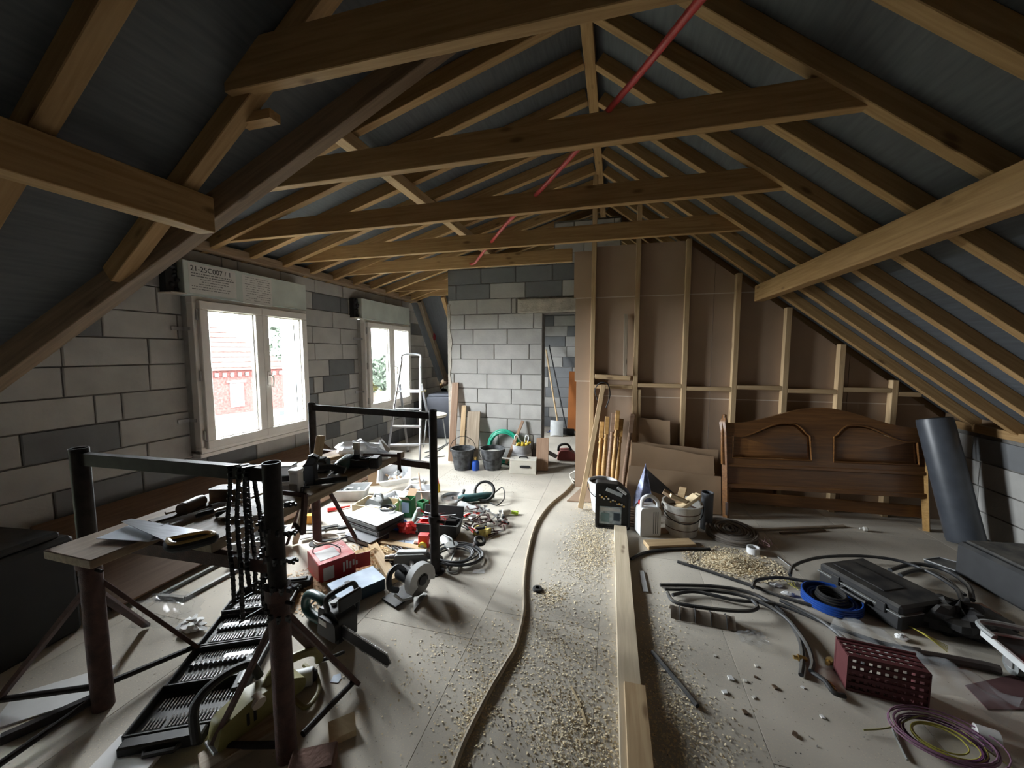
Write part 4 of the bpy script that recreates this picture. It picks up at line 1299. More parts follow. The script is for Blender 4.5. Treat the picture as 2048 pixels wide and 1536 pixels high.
MB().tube([(-.12, .0, .06), (-.10, -.05, .03), (-.04, -.07, .025)], .009, 8).build('dust_spout', LGREY, t)
MB().prism([(-.10, -.16), (.06, -.10), (.05, -.02), (-.02, -.06)], .004, .012).build('lower_guard', mat('guard_steel', (.30, .29, .27), .4, .6), t)
# olive jigsaw / planer in the foreground under the near trestle
a, c = fl(470, 1480), fl(655, 1385)
rz = rotz_of(fl(440, 1500), fl(600, 1380))
t = thing('electric_planer', 'dusty olive-yellow hand planer with black handle lying under the near trestle', 'planer', tuple(fl(520, 1445) + Z_ * .042), rz)
b = MB(); side(b, hexrad([(-.17, .0), (.17, .0), (.18, .05), (.10, .10), (-.04, .12), (-.15, .09)], .02, 3), -.045, .045); b.build('body', OLIVE, t)
MB().box((0, 0, -.0 + .006), (.36, .085, .012), .003).build('sole', GREYT, t)
MB().cyl((-.02, -.055, .09), (-.02, -.02, .10), .026, n=16).build('depth_knob', CREAM, t)
MB().tube(smooth([(.03, .0, .10), (.08, .0, .15), (.18, -.02, .15), (.24, -.03, .12), (.25, -.03, .07)], 5), .019, 10).build('rear_grip', OLIVE, t)
MB().tube([(.25, -.03, .07), (.30, -.05, .06), (.36, -.06, .05)], .008, 8).build('cord_guard', BLACKM, t)
MB().tube(smooth([(-.20, .05, .03), (-.19, .07, .16), (-.10, .08, .20), (.0, .07, .19), (.03, .05, .12)], 5), .017, 10).build('front_grip', BLACKM, t)
for k in range(2): MB().box((-.06 + .025 * k, -.046, .05), (.010, .003, .05)).build('vent_slot', BLACKM, t)
t = thing('spray_can', 'dented grey tin lying behind the near trestle post', 'tin', tuple(fl(590, 1375)), .6)
MB().tube([(-.08, 0, .038), (-.075, 0, .038), (.075, 0, .038), (.08, 0, .038)], [.03, .038, .038, .034], 18).build('body', LGREY, t)
MB().tube([(.08, 0, .038), (.095, 0, .038)], [.028, .020], 14).build('cap', BLACKM, t)
solo(MB().tube(smooth([fl(608, 1330, .02), fl(632, 1350, .02), fl(636, 1385, .02), fl(612, 1415, .02), fl(590, 1400, .025)], 6), .010, 10), 'sanding_belt', OLIVE, 'worn pale belt curled on the floor behind the near post', 'belt')
t = thing('drill_bit_holder', 'black slotted plastic insert leaning on the open bit case', 'plastic insert', tuple(fl(492, 1368)), rotz_of(fl(470, 1410), fl(500, 1345)))
MB().box((0, 0, .06), (.20, .055, .02), .006).build('plate', BLACKM, t); MB().box((0, 0, .071), (.15, .012, .004)).build('slot', GREYT, t); MB().box((-.05, 0, .03), (.02, .05, .06), .004).build('foot', BLACKM, t); MB().box((.05, 0, .03), (.02, .05, .06), .004).build('foot', BLACKM, t)
a = fl(480, 1380, .1)
plank('grey_plank', fl(400, 1536, .02), fl(560, 1440, .02), .10, .04, GREYWOOD, 'grey plank end poking out under the olive planer', 'plank')
solo(MB().at((-1.06, 1.07, 0), (0, 0, .5)).box((0, 0, .03), (.16, .10, .06), .006), 'brick', BRICKR, 'clay brick standing at the foot of the near post', 'brick')
t_ = fl(685, 1470)
b = MB().at(t_, (0, 0, .75)); b.add([(-.05, -.03, 0), (.05, -.03, 0), (.05, .03, 0), (-.05, .03, 0), (-.05, -.03, .028), (.05, -.03, .028), (.05, .03, .055), (-.05, .03, .055)], [(3, 2, 1, 0), (4, 5, 6, 7), (0, 1, 5, 4), (1, 2, 6, 5), (2, 3, 7, 6), (3, 0, 4, 7)])
solo(b, 'wood_offcut', PLY, 'pale wedge-shaped wood offcut alone on the floor by the near trestle foot', 'offcut')
b = MB().at(fl(265, 1515), (0, 0, .35)); b.box((0, 0, .012), (.22, .16, .02), .002)
solo(b, 'white_board', PAPERW, 'white board scrap at the very bottom left corner of the floor', 'board')
solo(crumple(tuple(fl(330, 1235)), .17, .13, .11, 11, 20), 'clear_bag', FILM, 'clear crumpled plastic bag on the floor behind the near trestle leg', 'bag', ang=20)
solo(crumple(tuple(fl(383, 1258)), .07, .05, .05, 13, 14), 'paper_bag', PAPERW, 'small crumpled white paper beside the clear bag', 'paper', ang=25)
t = thing('rectangular_rack', 'grey rectangular metal frame lying flat on the floor beneath the bench', 'frame', tuple(fl(420, 1150)))
Q = [fl(318, 1195), fl(445, 1128), fl(490, 1135), fl(370, 1200)]
for i in range(4):
    W(t).bar(Q[i] + Z_ * .012, Q[(i + 1) % 4] + Z_ * .012, .022, .022).build('frame_bar', GREYT, t)
t = thing('storage_bin', 'grey plastic bin of rags under the near part of the bench', 'bin', tuple(fl(520, 1104)), .5)
tray(MB(), .34, .24, .14).build('body', LGREY, t); crumple((0, 0, .03), .12, .08, .08, 21).build('rags', GREYT, t)
plank('bench_stay', fl(590, 1085, .02), Vector((-1.57, 1.62, TB - .08)), .04, .03, OLDPINE, 'slanting batten propping the middle of the bench from below', 'batten')
# dark clutter at the far left, in the shade
solo(MB().at((-3.08, 1.02, 0), (0, 0, .12)).box((0, 0, .28), (.46, .62, .56), .02).box((0, 0, .575), (.40, .54, .04), .012), 'dark_bin', BLACKM, 'large dark bin in the shade at the left edge', 'bin')
plank('pale_strip', fl(42, 1300), fl(42, 1300) + Vector((-.03, .06, .22)), .03, .012, LGREY, 'pale strip standing in the dark at the left edge', 'strip', up=(1, 0, 0))
plank('floor_tube', fl(0, 1480, .02), fl(215, 1385, .02), .035, .035, TUBE, 'dark steel tube on the floor running to the left trestle foot', 'tube')
b = MB().at(fl(120, 1390), (0, 0, .8)); b.box((0, 0, .003), (.35, .2, .006))
solo(b, 'white_sheet', PAPERW, 'pale sheet of board on the floor left of the near trestle foot', 'sheet')
solo(MB().at(fl(672, 1358), (0, 0, .3)).prism([(-.02, -.02), (.02, -.025), (.025, .0), (.01, .03), (-.02, .02)], 0, .003), 'paper_scrap', PAPERB, 'small pale scrap on the floor beside the near trestle leg', 'scrap')
# ------------------------------------------------------------------ the heap of tools and boxes beyond the bench
def bin_(px, L, Wd, H, rz, m, label, fill=None, fm=None, seed=1, name='storage_bin', tilt=None):
    t = thing(name, label, 'bin', tuple(fl(*px)), rz, rot=tilt)
    tray(MB(), L, Wd, H).build('body', m, t)
    rn = random.Random(seed)
    for k in range(fill or 0):
        b = MB().at((rn.uniform(-L * .3, L * .3), rn.uniform(-Wd * .28, Wd * .28), rn.uniform(.02, H * .75)), (rn.uniform(-.6, .6), rn.uniform(-.6, .6), rn.uniform(0, 3)))
        b.box((0, 0, .012), (rn.uniform(.04, .10), rn.uniform(.02, .05), rn.uniform(.012, .03)), .004)
        b.build('small_part', (fm or [LGREY])[k % len(fm or [0])], t)
    return t
def tl(px): return fl(*px)
# white bin propped on others
t = thing('storage_bin', 'white plastic bin of fittings tipped up on top of the other boxes', 'bin', tuple(fl(790, 985) + Vector((-.05, .10, .12))), rot=(.50, -.10, .45))
tray(MB(), .34, .24, .11, .03).build('body', WHITEP, t)
rn = random.Random(3)
for k in range(12):
    MB().at((rn.uniform(-.1, .1), rn.uniform(-.06, .06), rn.uniform(.01, .05)), (rn.random(), rn.random(), rn.random() * 3)).box((0, 0, .01), (.06, .03, .02), .004).build('fitting', (WHITEP, CARD, LGREY)[k % 3], t)
bin_((704, 996), .34, .24, .12, .35, LGREY, 'grey plastic bin under the bench edge beside the plywood box', 8, [LGREY, GREYT], 2)
# plywood drawer box with a canister in it
t = thing('plywood_box', 'pale plywood box with one open side behind the stacked disc players', 'box', tuple(fl(722, 1050) + Vector((.03, .19, 0))), 0.0)
MB().box((0, -.12, .075), (.34, .012, .15), .001).build('front_panel', PLY, t); MB().box((0, .12, .075), (.34, .012, .15), .001).build('back_panel', PLY, t)
MB().box((-.164, 0, .075), (.012, .23, .15), .001).build('side_panel', PLY, t); MB().box((.164, 0, .06), (.012, .23, .12), .001).build('side_panel', PLY, t); MB().box((0, 0, .006), (.31, .22, .012)).build('bottom_panel', PLY, t)
t = thing('canister', 'squat grey plastic canister with moulded handle inside the plywood box', 'canister', tuple(fl(722, 1050) + Vector((.06, .19, .012))), -.1)
b = MB(); side(b, hexrad([(-.11, 0), (.11, 0), (.11, .12), (.06, .17), (-.06, .19), (-.11, .12)], .03, 4), -.07, .07); b.build('body', GREYT, t)
MB().tube(smooth([(-.05, 0, .18), (-.03, 0, .215), (.03, 0, .21), (.05, 0, .165)], 5), .013, 10).build('handle', LGREY, t); MB().box((.112, 0, .07), (.004, .10, .09)).build('dark_label', BLACKM, t)
# cardboard boxes behind
def carton(px, L, Wd, H, rz, m, label, flaps=True, z=0.0):
    t = thing('open_carton', label, 'box', tuple(fl(*px) + Z_ * z), rz)
    for (c, d) in (((0, -Wd / 2, H / 2), (L, .005, H)), ((0, Wd / 2, H / 2), (L, .005, H)), ((-L / 2, 0, H / 2), (.005, Wd, H)), ((L / 2, 0, H / 2), (.005, Wd, H)), ((0, 0, .003), (L, Wd, .006))):
        MB().box(c, d).build('side', m, t)
    if flaps:
        for s_ in (-1, 1):
            MB().at((0, s_ * Wd / 2, H), (s_ * -.9, 0, 0)).box((0, 0, .04), (L * .96, .004, .08)).build('flap', CARD, t)
    return t
carton((762, 965), .26, .20, .16, .5, CARD, 'open brown cardboard box behind the white bins')
c = fl(762, 965)
solo(MB().at(c + Vector((-.03, .0, .04)), (.2, .3, .5)).tube([(-.10, 0, .08), (-.09, 0, .08), (.08, 0, .08), (.10, 0, .08)], [.02, .045, .045, .03], 14), 'red_bottle', mat('dusty_red_bottle', (.42, .08, .09), .5), 'dusty red bottle lying in the brown cardboard box', 'bottle')
bin_((796, 1016), .22, .18, .13, -.15, WHITEP, 'white plastic bin of crumpled wrappers in front of the tipped bin', 10, [WHITEP, PAPERW], 5)
bin_((840, 1000), .26, .20, .13, .2, WHITEP, 'white crate of cables and fittings against the trestle post', 12, [WHITEP, LGREY, CARD], 6)
t = carton((818, 1030), .09, .11, .17, .1, GREENC, 'green and blue printed carton with torn top between the bins')
MB().box((-.005, -.063, .10), (.07, .002, .10)).build('printed_label', LABELB, t)
t = carton((846, 1032), .08, .08, .15, -.3, GREENC, 'second plain green carton beside the mint bottle', False)
solo(MB().at(fl(790, 1055), (0, 0, -.2)).box((0, 0, .035), (.20, .13, .07), .02).box((0, 0, .075), (.15, .09, .02), .01), 'blue_box', BLUEP, 'blue plastic lidded box half hidden behind the disc players', 'box')
t = thing('mint_bottle', 'mint green tapered bottle leaning among the boxes', 'bottle', tuple(fl(829, 1054)), rot=(0, .25, 0))
MB().lathe([(.036, 0), (.038, .01), (.036, .09), (.026, .15), (.018, .16)], 18).build('body', MINT, t); MB().lathe([(.018, .16), (.019, .185), (.012, .19)], 14).build('cap', LGREY, t)
b = crumple(tuple(fl(812, 1066)), .080, .05, .09, 31, 10); solo(b, 'red_bag', REDP, 'bright red crumpled plastic bag beside the disc players', 'bag', ang=20)
t = thing('red_caddy', 'small red plastic parts tray tipped behind the trestle post', 'tray', tuple(fl(856, 1030) + Z_ * .02), rot=(.5, .3, .4))
tray(MB(), .13, .10, .07, .015).build('body', REDP, t)
t = thing('glue_bottle', 'small yellow glue bottle with red cap standing behind the trestle post', 'bottle', tuple(fl(876, 984)))
MB().lathe([(.022, 0), (.024, .01), (.024, .08), (.014, .10)], 14).build('body', YELLOW, t); MB().lathe([(.014, .10), (.010, .13), (.004, .165)], 12).build('nozzle_cap', REDP, t)
solo(MB().tube(coil(tuple(fl(835, 965)), .09, 4, 18, .02, .03, .01, .8, 7), .007, 6), 'white_cable', WHITEP, 'loose white cable coil behind the white crate', 'cable')
t = plank('wooden_slat', fl(846, 1020) + Z_ * .05, fl(838, 985) + Z_ * .22, .03, .015, BROWNB, 'brown slat sticking up out of the white crate', 'slat', up=(1, 0, 0))
# disc players
def player(c, z, L, Wd, H, rz, label, top):
    t = thing('disc_player', label, 'disc player', tuple(c + Z_ * z), rz)
    MB().box((0, 0, H / 2), (L, Wd, H - .004), .004).build('body', BLACKM, t); MB().box((0, 0, H - .002), (L + .004, Wd + .004, .006), .002).build('top_cover', top, t)
    MB().box((0, -Wd / 2 - .002, H * .5), (L * .9, .004, H * .5)).build('front_panel', GREYT, t)
c = fl(748, 1062)
rzp = rotz_of(fl(702, 1038), fl(765, 1058))
player(fl(735, 1078), 0, .30, .20, .05, rzp, 'lower silver-topped disc player sitting on the floor', ALU)
player(fl(752, 1062), .05, .40, .28, .045, rzp, 'black disc player in the middle of the stack', BLACKM)
player(fl(750, 1060), .095, .42, .29, .05, rzp - .03, 'topmost disc player of the stack with pale top and cable coil on it', LGREY)
solo(MB().tube(coil(tuple(fl(776, 1052) + Z_ * .147), .07, 4, 20, .015, .015, .006, .8, 9), .0045, 6), 'black_cable', BLACKM, 'black cable coil lying on top of the disc players', 'cable')
for k in range(5):
    rn = random.Random(40 + k)
    P_ = [fl(735 + 22 * k + rn.uniform(-18, 18), 1092 + rn.uniform(-12, 16), .006 + .004 * k) for _ in range(6)]
    solo(MB().tube(smooth(P_, 5), .004, 6), 'audio_lead', (BLACKM, BLACKM, GREYT)[k % 3], ('leftmost thin tangled black lead', 'second thin tangled black lead', 'middle thin grey lead', 'fourth thin tangled black lead', 'rightmost thin tangled black lead')[k] + ' in front of the disc players', 'cable', 'tangled leads by the disc players')
# grinders, drills
t = thing('angle_grinder', 'big teal angle grinder with round metal guard lying behind the tool heap', 'angle grinder', tuple(fl(905, 1008)), rotz_of(fl(895, 1005), fl(960, 1000)))
b = MB(); b.lathe([(.0, .055), (.115, .055), (.118, .06), (.118, .085), (.112, .085), (.110, .062), (0, .062)], 36); b.build('disc_guard', BRIGHT, t)
MB().lathe([(.012, .062), (.012, .075), (.006, .08)], 10).build('spindle_nut', BLACKM, t)
MB().tube([(.06, 0, .045), (.12, 0, .05), (.17, 0, .05), (.36, .03, .05), (.44, .04, .05)], [.035, .045, .042, .040, .028], 16).build('motor_housing', TEAL, t)
MB().tube([(.10, .03, .06), (.13, .13, .09)], [.014, .016], 10).build('side_handle', BLACKM, t)
cb_ = MB(); cb_.M = Matrix.Translation(fl(968, 1003) + Vector((0, .02, .105))) @ Euler((.95, 0, .15)).to_matrix().to_4x4()
solo(cb_.tube(coil((0, 0, 0), .105, 6, 24, .014, .03, -.02, 1.0, 12), .007, 8), 'black_cable', BLACKM, 'thick black cable coil with plug beside the teal angle grinder', 'cable')
solo(MB().tube(smooth([fl(990, 985, .02), fl(1005, 975, .06), fl(1009, 995, .05), fl(995, 1010, .01), fl(980, 1005, .02)], 6), .0065, 8), 'cable_end', BLACKM, 'loop of black cable standing up at the right of the coil', 'cable')
solo(crumple(tuple(fl(965, 998)), .06, .05, .07, 41, 10), 'wrapped_part', FILM2, 'shiny wrapped part inside the black cable coil', 'part', ang=20)
t = thing('reciprocating_saw', 'pale grey elongated power tool lying in front of the teal grinder', 'power tool', tuple(fl(930, 1020)), rotz_of(fl(915, 1012), fl(970, 1024)))
MB().tube([(-.07, 0, .04), (-.06, 0, .04), (0, 0, .04), (.05, 0, .038), (.15, 0, .034)], [.034, .042, .040, .030, .026], 16).build('body', LGREY, t)
MB().box((.19, 0, .035), (.09, .05, .045), .008).build('gear_head', GREYT, t); MB().box((.22, .0, .055), (.12, .03, .012), .003).build('top_strip', LGREY, t)
solo(MB().tube([fl(906, 1035, .03), fl(952, 1032, .03)], .022, 14), 'pipe_offcut', WHITEP, 'short white pipe lying between the tools', 'pipe')
# open black toolbox
t = thing('open_toolbox', 'open black toolbox full of spanners and pliers in front of the trestle post', 'toolbox', tuple(fl(880, 1068)), .1)
tray(MB(), .36, .18, .12, .02).build('body', BLACKM, t)
MB().at((0, .10, .12), (-.35, 0, 0)).box((0, 0, .045), (.36, .012, .09), .004).build('lid', BLACKM, t)
tray(MB().at((-.06, 0, .07)), .20, .13, .05, .01).build('lift_out_tray', REDP, t)
rn = random.Random(6)
for k in range(14):
    x, y, a = rn.uniform(-.14, .16), rn.uniform(-.06, .06), rn.uniform(-.6, .6)
    MB().at((x, y, .12 + .004 * k), (0, 0, a)).box((0, 0, 0), (rn.uniform(.08, .16), .012, .006), .002).build('spanner', (BRIGHT, WHITEP, BLACKM)[k % 3], t)
solo(MB().at(fl(848, 1092) + Z_ * 0, (0, 0, .2)).prism(hexrad([(-.04, -.03), (.04, -.03), (.04, .03), (-.04, .03)], .01), 0, .10), 'red_jerrycan', REDP, 'small red plastic container at the left of the black toolbox', 'container')
solo(MB().lathe([(.045, 0), (.05, .005), (.05, .012), (.03, .014), (.028, .03), (.01, .032)], 24, tuple(fl(842, 1062))), 'grinding_disc', GREYT, 'grey grinding disc hub lying beside the black toolbox', 'disc')
# heap of hand tools to the right of the box
rn = random.Random(17)
tools = []
for k in range(38):
    u = rn.random(); px = 915 + 95 * rn.random(); py = 1030 + 42 * rn.random()
    a = rn.uniform(0, PI); L = rn.uniform(.10, .20)
    c = fl(px, py); z = .012 + .0020 * k
    d = Vector((math.cos(a), math.sin(a), rn.uniform(-.04, .10))) * L / 2
    m1, m2 = [(RUST, BRIGHT), (BLACKM, BRIGHT), (BRIGHT, BRIGHT), (RUST, RUST), (TUBE, BRIGHT)][k % 5]
    nm, wd = [('pliers', 'pair of pliers'), ('spanner', 'spanner'), ('screwdriver', 'screwdriver'), ('clamp', 'small clamp'), ('wrench', 'wrench')][k % 5]
    hc = {'pliers': ('rusty', 'red-handled')[k % 4 == 1], 'spanner': 'steel', 'screwdriver': ('black-handled', 'red-handled')[k % 4 == 0], 'clamp': 'rusty', 'wrench': 'steel'}[nm]
    pos = '%s %s' % (('back', 'middle', 'front')[min(2, int((py - 1030) / 14))], ('left', 'centre', 'right')[min(2, int((px - 915) / 31.7))])
    t = thing(nm, '%s %s %s at the %s of the tool heap, lying %s' % (('short', 'long')[L > .15], hc, wd.replace('pair of ', '').replace('small ', ''), pos, ('crosswise', 'aslant to the right', 'lengthwise', 'aslant to the left')[int(a / PI * 4) % 4]), 'hand tool', tuple(c), group='loose hand tools in the heap')
    ctr = c + Z_ * (z + abs(d.z))
    if nm == 'pliers':
        for s_ in (-1, 1):
            o = Vector((-d.y, d.x, 0)).normalized() * .012 * s_
            W(t).tube(smooth([ctr - d + o * 1.6, ctr - d * .3 + o, ctr + d * .3], 4), [.006] * 9, 6).build('handle', (REDP if k % 4 == 1 else RUST), t)
        W(t).bar(ctr + d * .25, ctr + d, .016, .010).build('jaws', m2, t)
    elif nm in ('spanner', 'wrench'):
        W(t).bar(ctr - d, ctr + d, .013, .006).build('shank', m2, t)
        W(t).cyl(ctr + d - Z_ * .005, ctr + d + Z_ * .005, .018, n=6).build('ring_end', m2, t)
        W(t).cyl(ctr - d - Z_ * .005, ctr - d + Z_ * .005, .015, n=6).build('open_end', m1, t)
    elif nm == 'screwdriver':
        W(t).tube([ctr - d, ctr - d * .95, ctr - d * .2, ctr - d * .12], [.008, .013, .012, .006], 10).build('handle', BLACKM if k % 4 else REDP, t)
        W(t).cyl(ctr - d * .15, ctr + d, .004, n=6).build('shaft', m2, t)
    else:
        W(t).bar(ctr - d, ctr + d, .012, .008).build('bar', m1, t)
        W(t).bar(ctr + d * .9, ctr + d * .9 + Vector((-d.y, d.x, .02)).normalized() * .06, .012, .012).build('jaw', m1, t)
        W(t).bar(ctr - d * .2, ctr - d * .2 + Vector((-d.y, d.x, .02)).normalized() * .06, .012, .012).build('jaw', m1, t)
t = thing('sponge_block', 'yellow grooved sponge block on the floor at the edge of the tool heap', 'sponge', tuple(fl(964, 1068)), -.1)
for k in range(4): MB().box((-.054 + .036 * k, 0, .028), (.034, .08, .056), .006).build('ridge', SPONGE, t)
MB().box((0, 0, .015), (.142, .076, .03), .003).build('base', SPONGE, t)
t = thing('adhesive_reel', 'black rubber ring on a dark stand at the edge of the tool heap', 'reel', tuple(fl(955, 1100)), .4)
b = MB(); b.M = Matrix.Translation((.02, 0, .075)) @ Euler((.35, .25, 0)).to_matrix().to_4x4()
b.tube([(.036 * math.cos(a * PI / 10), .036 * math.sin(a * PI / 10), 0) for a in range(20)], .015, 10, closed=True); b.build('ring', BLACKM, t)
MB().tube([(-.03, 0, 0), (-.02, 0, .03), (.0, 0, .06)], [.03, .026, .03], 12).build('stand', mat('brown_rubber', (.05, .035, .03), .7), t)
t = thing('hand_brush', 'cream-backed hand brush with lime green grip at the right of the tool heap', 'brush', tuple(fl(1012, 1030)), .35)
MB().tube([(-.04, 0, .03), (-.03, 0, .03), (.03, 0, .03), (.045, 0, .03)], [.014, .026, .026, .016], 12).build('head', CREAM, t)
MB().at((.08, 0, .022), (0, .2, 0)).prism(hexrad([(-.03, -.014), (.04, -.02), (.02, .0), (.045, .015), (-.03, .014)], .006), -.012, .012).build('grip', LIME, t)
MB().tube([(-.02, 0, .02), (-.03, -.06, .012), (-.04, -.12, .01)], .006, 8).build('stem', TUBE, t)
# rotary hammer with its cable in front of the post
t = thing('rotary_hammer', 'grey rotary hammer drill lying across the floor behind the circular saw', 'hammer drill', tuple(fl(825, 1128)), rotz_of(fl(800, 1110), fl(900, 1108)))
MB().tube([(-.20, 0, .05), (-.17, 0, .05), (-.165, 0, .05), (-.13, 0, .05)], [.018, .020, .026, .028], 14).build('chuck', BRIGHT, t)
b = MB(); side(b, hexrad([(-.13, .01), (.10, .0), (.12, .05), (.10, .095), (-.12, .09)], .02, 3), -.045, .045); b.build('gear_housing', GREYT, t)
MB().box((.0, 0, .095), (.22, .05, .02), .006).build('top_strip', LGREY, t)
MB().tube(smooth([(.08, 0, .06), (.17, 0, .06), (.21, 0, .02), (.19, -.02, .0 + .012)], 4), .026, 10).build('rear_grip', GREYT, t)
MB().tube([(-.0, -.04, .04), (.02, -.09, .03), (.03, -.14, .025)], [.016, .018, .018], 10).build('side_handle', LGREY, t)
t = thing('angle_grinder', 'grey and white angle grinder lying right of the trestle post on its cable', 'angle grinder', tuple(fl(893, 1095)), rotz_of(fl(880, 1075), fl(905, 1108)))
MB().tube([(-.09, 0, .045), (-.07, 0, .045), (.04, 0, .042), (.09, 0, .04)], [.022, .034, .034, .030], 14).build('motor_housing', LGREY, t)
MB().box((.115, 0, .04), (.06, .06, .055), .012).build('gear_head', BRIGHT, t); MB().cyl((.12, 0, .075), (.12, 0, .083), .05, n=24).build('disc', GREYT, t)
solo(MB().tube(coil(tuple(fl(915, 1118)), .155, 7, 24, .05, .035, .010, .85, 15), .0065, 8), 'rubber_cable', mat('grey_rubber_cable', (.035, .035, .037), .45), 'large loose coil of rubber cable in front of the trestle post', 'cable')
solo(MB().tube(smooth([fl(888, 1070, .10), fl(905, 1080, .12), fl(908, 1105, .03), fl(895, 1140, .01), fl(915, 1142, .01), fl(920, 1115, .01)], 6), .006, 8), 'power_cord', GREYT, 'cord looping from the grey and white grinder', 'cord')
t = thing('yellow_tape_measure', 'round yellow disc propped behind the rotary hammer', 'disc', tuple(fl(845, 1100)), rot=(0, 0, 0))
MB().at((0, 0, .03), (PI / 2, 0, .2)).cyl((0, 0, -.008), (0, 0, .008), .034, n=20).build('case', YELLOW, t); MB().at((0, -.010, .03), (PI / 2, 0, .2)).cyl((0, 0, -.002), (0, 0, .002), .015, n=16).build('hub', LGREY, t)
plank('pale_batten', fl(744, 1088, .02), fl(788, 1162, .02), .07, .035, PINE2, 'pale pine batten pointing at the circular saw', 'batten')
plank('thin_board', fl(760, 1082, .02), fl(850, 1098, .02), .06, .015, PINE2, 'thin pinkish board lying in front of the leads', 'board')
solo(MB().at(fl(808, 1090), (0, 0, .35)).box((0, 0, .012), (.16, .08, .02), .004), 'grey_tablet', SLATE, 'flat blue-grey tablet lying on the floor in front of the disc players', 'tablet')
solo(MB().at(fl(842, 1090), (0, 0, .2)).box((0, 0, .02), (.12, .06, .04), .01), 'cream_box', CREAM, 'cream plastic box next to the yellow disc', 'box')
for k in range(9):
    rn = random.Random(60 + k)
    c = fl(640 + rn.uniform(-20, 60), 1068 + rn.uniform(-20, 18))
    solo(MB().at(c + Z_ * .003 * k, (0, 0, .55 + rn.uniform(-.25, .25))).box((0, 0, .006), (rn.uniform(.12, .28), rn.uniform(.02, .06), .010), .002), 'metal_strip', (GREYT, LGREY, BLACKM)[k % 3], '%s flat metal strip, number %s up in the pile behind the red box' % (('dark grey', 'pale', 'black')[k % 3], ('one', 'two', 'three', 'four', 'five', 'six', 'seven', 'eight', 'nine')[k]), 'strip', 'metal strips piled behind the red box')
solo(MB().tube(coil(tuple(fl(655, 1085)), .11, 5, 24, .012, .02, .01, .8, 18), .005, 6), 'white_cable', mat('ivory_cable', (.58, .53, .46), .5), 'ivory cable coil behind the red box under the bench', 'cable')
solo(MB().tube([fl(655, 1020, .02), fl(668, 1018, .02), fl(700, 1012, .015)], [.020, .016, .006], 10), 'red_screwdriver', REDP, 'red-handled tool on the floor left of the plywood box', 'hand tool')
solo(MB().at(fl(620, 1046), (0, 0, .3)).prism(hexrad([(-.05, -.03), (.05, -.03), (.05, .03), (-.05, .03)], .012), 0, .08), 'orange_box', mat('orange_plastic', (.62, .27, .02), .5), 'orange plastic box behind the rusty trestle leg', 'box')
solo(MB().at(fl(956, 1143), (0, 0, .3)).prism([(-.04, -.02), (.05, -.025), (.045, .02), (-.03, .025)], 0, .002), 'paper_scrap', PAPERW, 'small white scrap on the floor right of the trestle post', 'scrap')
# ------------------------------------------------------------------ back of the room
def bucket(c, label, m, r0=.115, r1=.158, h=.28, fill=PUTTY, fz=.7, hup=True, rz=0.0):
    t = thing('bucket', label, 'bucket', tuple(c), rz)
    MB().lathe([(r0, 0), (r1, h), (r1 + .008, h), (r1 + .008, h - .012), (r1 + .010, h + .004), (r1 - .004, h + .004), (r0 + (r1 - r0) * fz - .006, h * fz), (r0 * .3, h * fz + .006), (.001, h * fz + .006)], 28).build('body', m, t)
    if fill: MB().lathe([(r0 + (r1 - r0) * fz - .005, h * fz + .001), (.06, h * fz + .012), (.001, h * fz + .014)], 24).build('contents', fill, t)
    a = .0
    P_ = [((r1 + .012) * math.cos(PI * k / 14), (-(r1) * math.sin(PI * k / 14) * (.95 if not hup else .5)), h - .02 + (math.sin(PI * k / 14) * .20 if hup else -math.sin(PI * k / 14) * .11)) for k in range(15)]
    if not hup: P_ = [(p[0], -abs(r1 * .98 * math.sin(PI * k / 14)) - .012, p[2]) for k, p in enumerate(P_)]
    MB().tube(P_, .004, 6).build('handle', TUBE, t)
    for s_ in (-1, 1): MB().box((s_ * (r1 + .006), 0, h - .025), (.014, .03, .03), .004).build('handle_lug', m, t)
    return t
bucket(fl(926, 937), 'black plaster bucket on the left, its wire handle propped up', BUCKETM, hup=True, rz=.4)
bucket(fl(985, 937), 'black plaster bucket on the right, its handle hanging down in front', BUCKETM, r0=.112, r1=.162, hup=False, fz=.8)
t = thing('blue_bottle', 'small blue gas bottle standing between the two buckets', 'bottle', tuple(fl(951, 940)))
MB().lathe([(.045, 0), (.05, .01), (.05, .10), (.042, .125), (.022, .135)], 18).build('body', BLUEP, t); MB().lathe([(.018, .135), (.018, .16), (.024, .16), (.024, .175), (.008, .18)], 12).build('valve', BRASS, t)
t = thing('metal_toolbox', 'beige metal toolbox with black grips in front of the buckets', 'toolbox', tuple(fl(1047, 944)), .12)
MB().box((0, 0, .085), (.34, .19, .17), .004).build('body', mat('beige_enamel', (.56, .53, .46), .45, var=.06), t)
MB().box((0, 0, .176), (.345, .195, .012), .003).build('lid', mat('beige_lid', (.60, .57, .50), .45), t)
b = MB(); b.at((.03, -.098, .10), (PI / 2, 0, 0)); b.prism(hexrad([(-.055, -.016), (.055, -.016), (.07, 0), (.055, .016), (-.055, .016), (-.07, 0)], .006), -.004, .006); b.build('side_grip', BLACKM, t)
MB().tube(smooth([(-.05, 0, .182), (-.045, 0, .20), (.045, 0, .20), (.05, 0, .182)], 4), .009, 8).build('top_grip', BLACKM, t)
MB().at((-.15, -.05, .165), (0, .12, .2)).box((-.05, 0, .02), (.16, .035, .012), .003).build('loose_batten', PVC, t)
b = MB(); pp = []
for k in range(7):
    r = .205 + .014 * (k % 3); y = -.012 * (k % 2) - .022 * (k // 3)
    c = Vector((-1.475, 5.085 + y, .235 + .004 * k))
    b.tube([(c.x + r * math.cos(a * PI / 16), c.y + .02 * math.sin(a * PI / 16 + k), c.z + r * math.sin(a * PI / 16)) for a in range(32)], .013, 8, closed=True)
t = solo(b, 'garden_hose', HOSEG, 'green garden hose coil leaning against the block wall behind the buckets', 'hose')
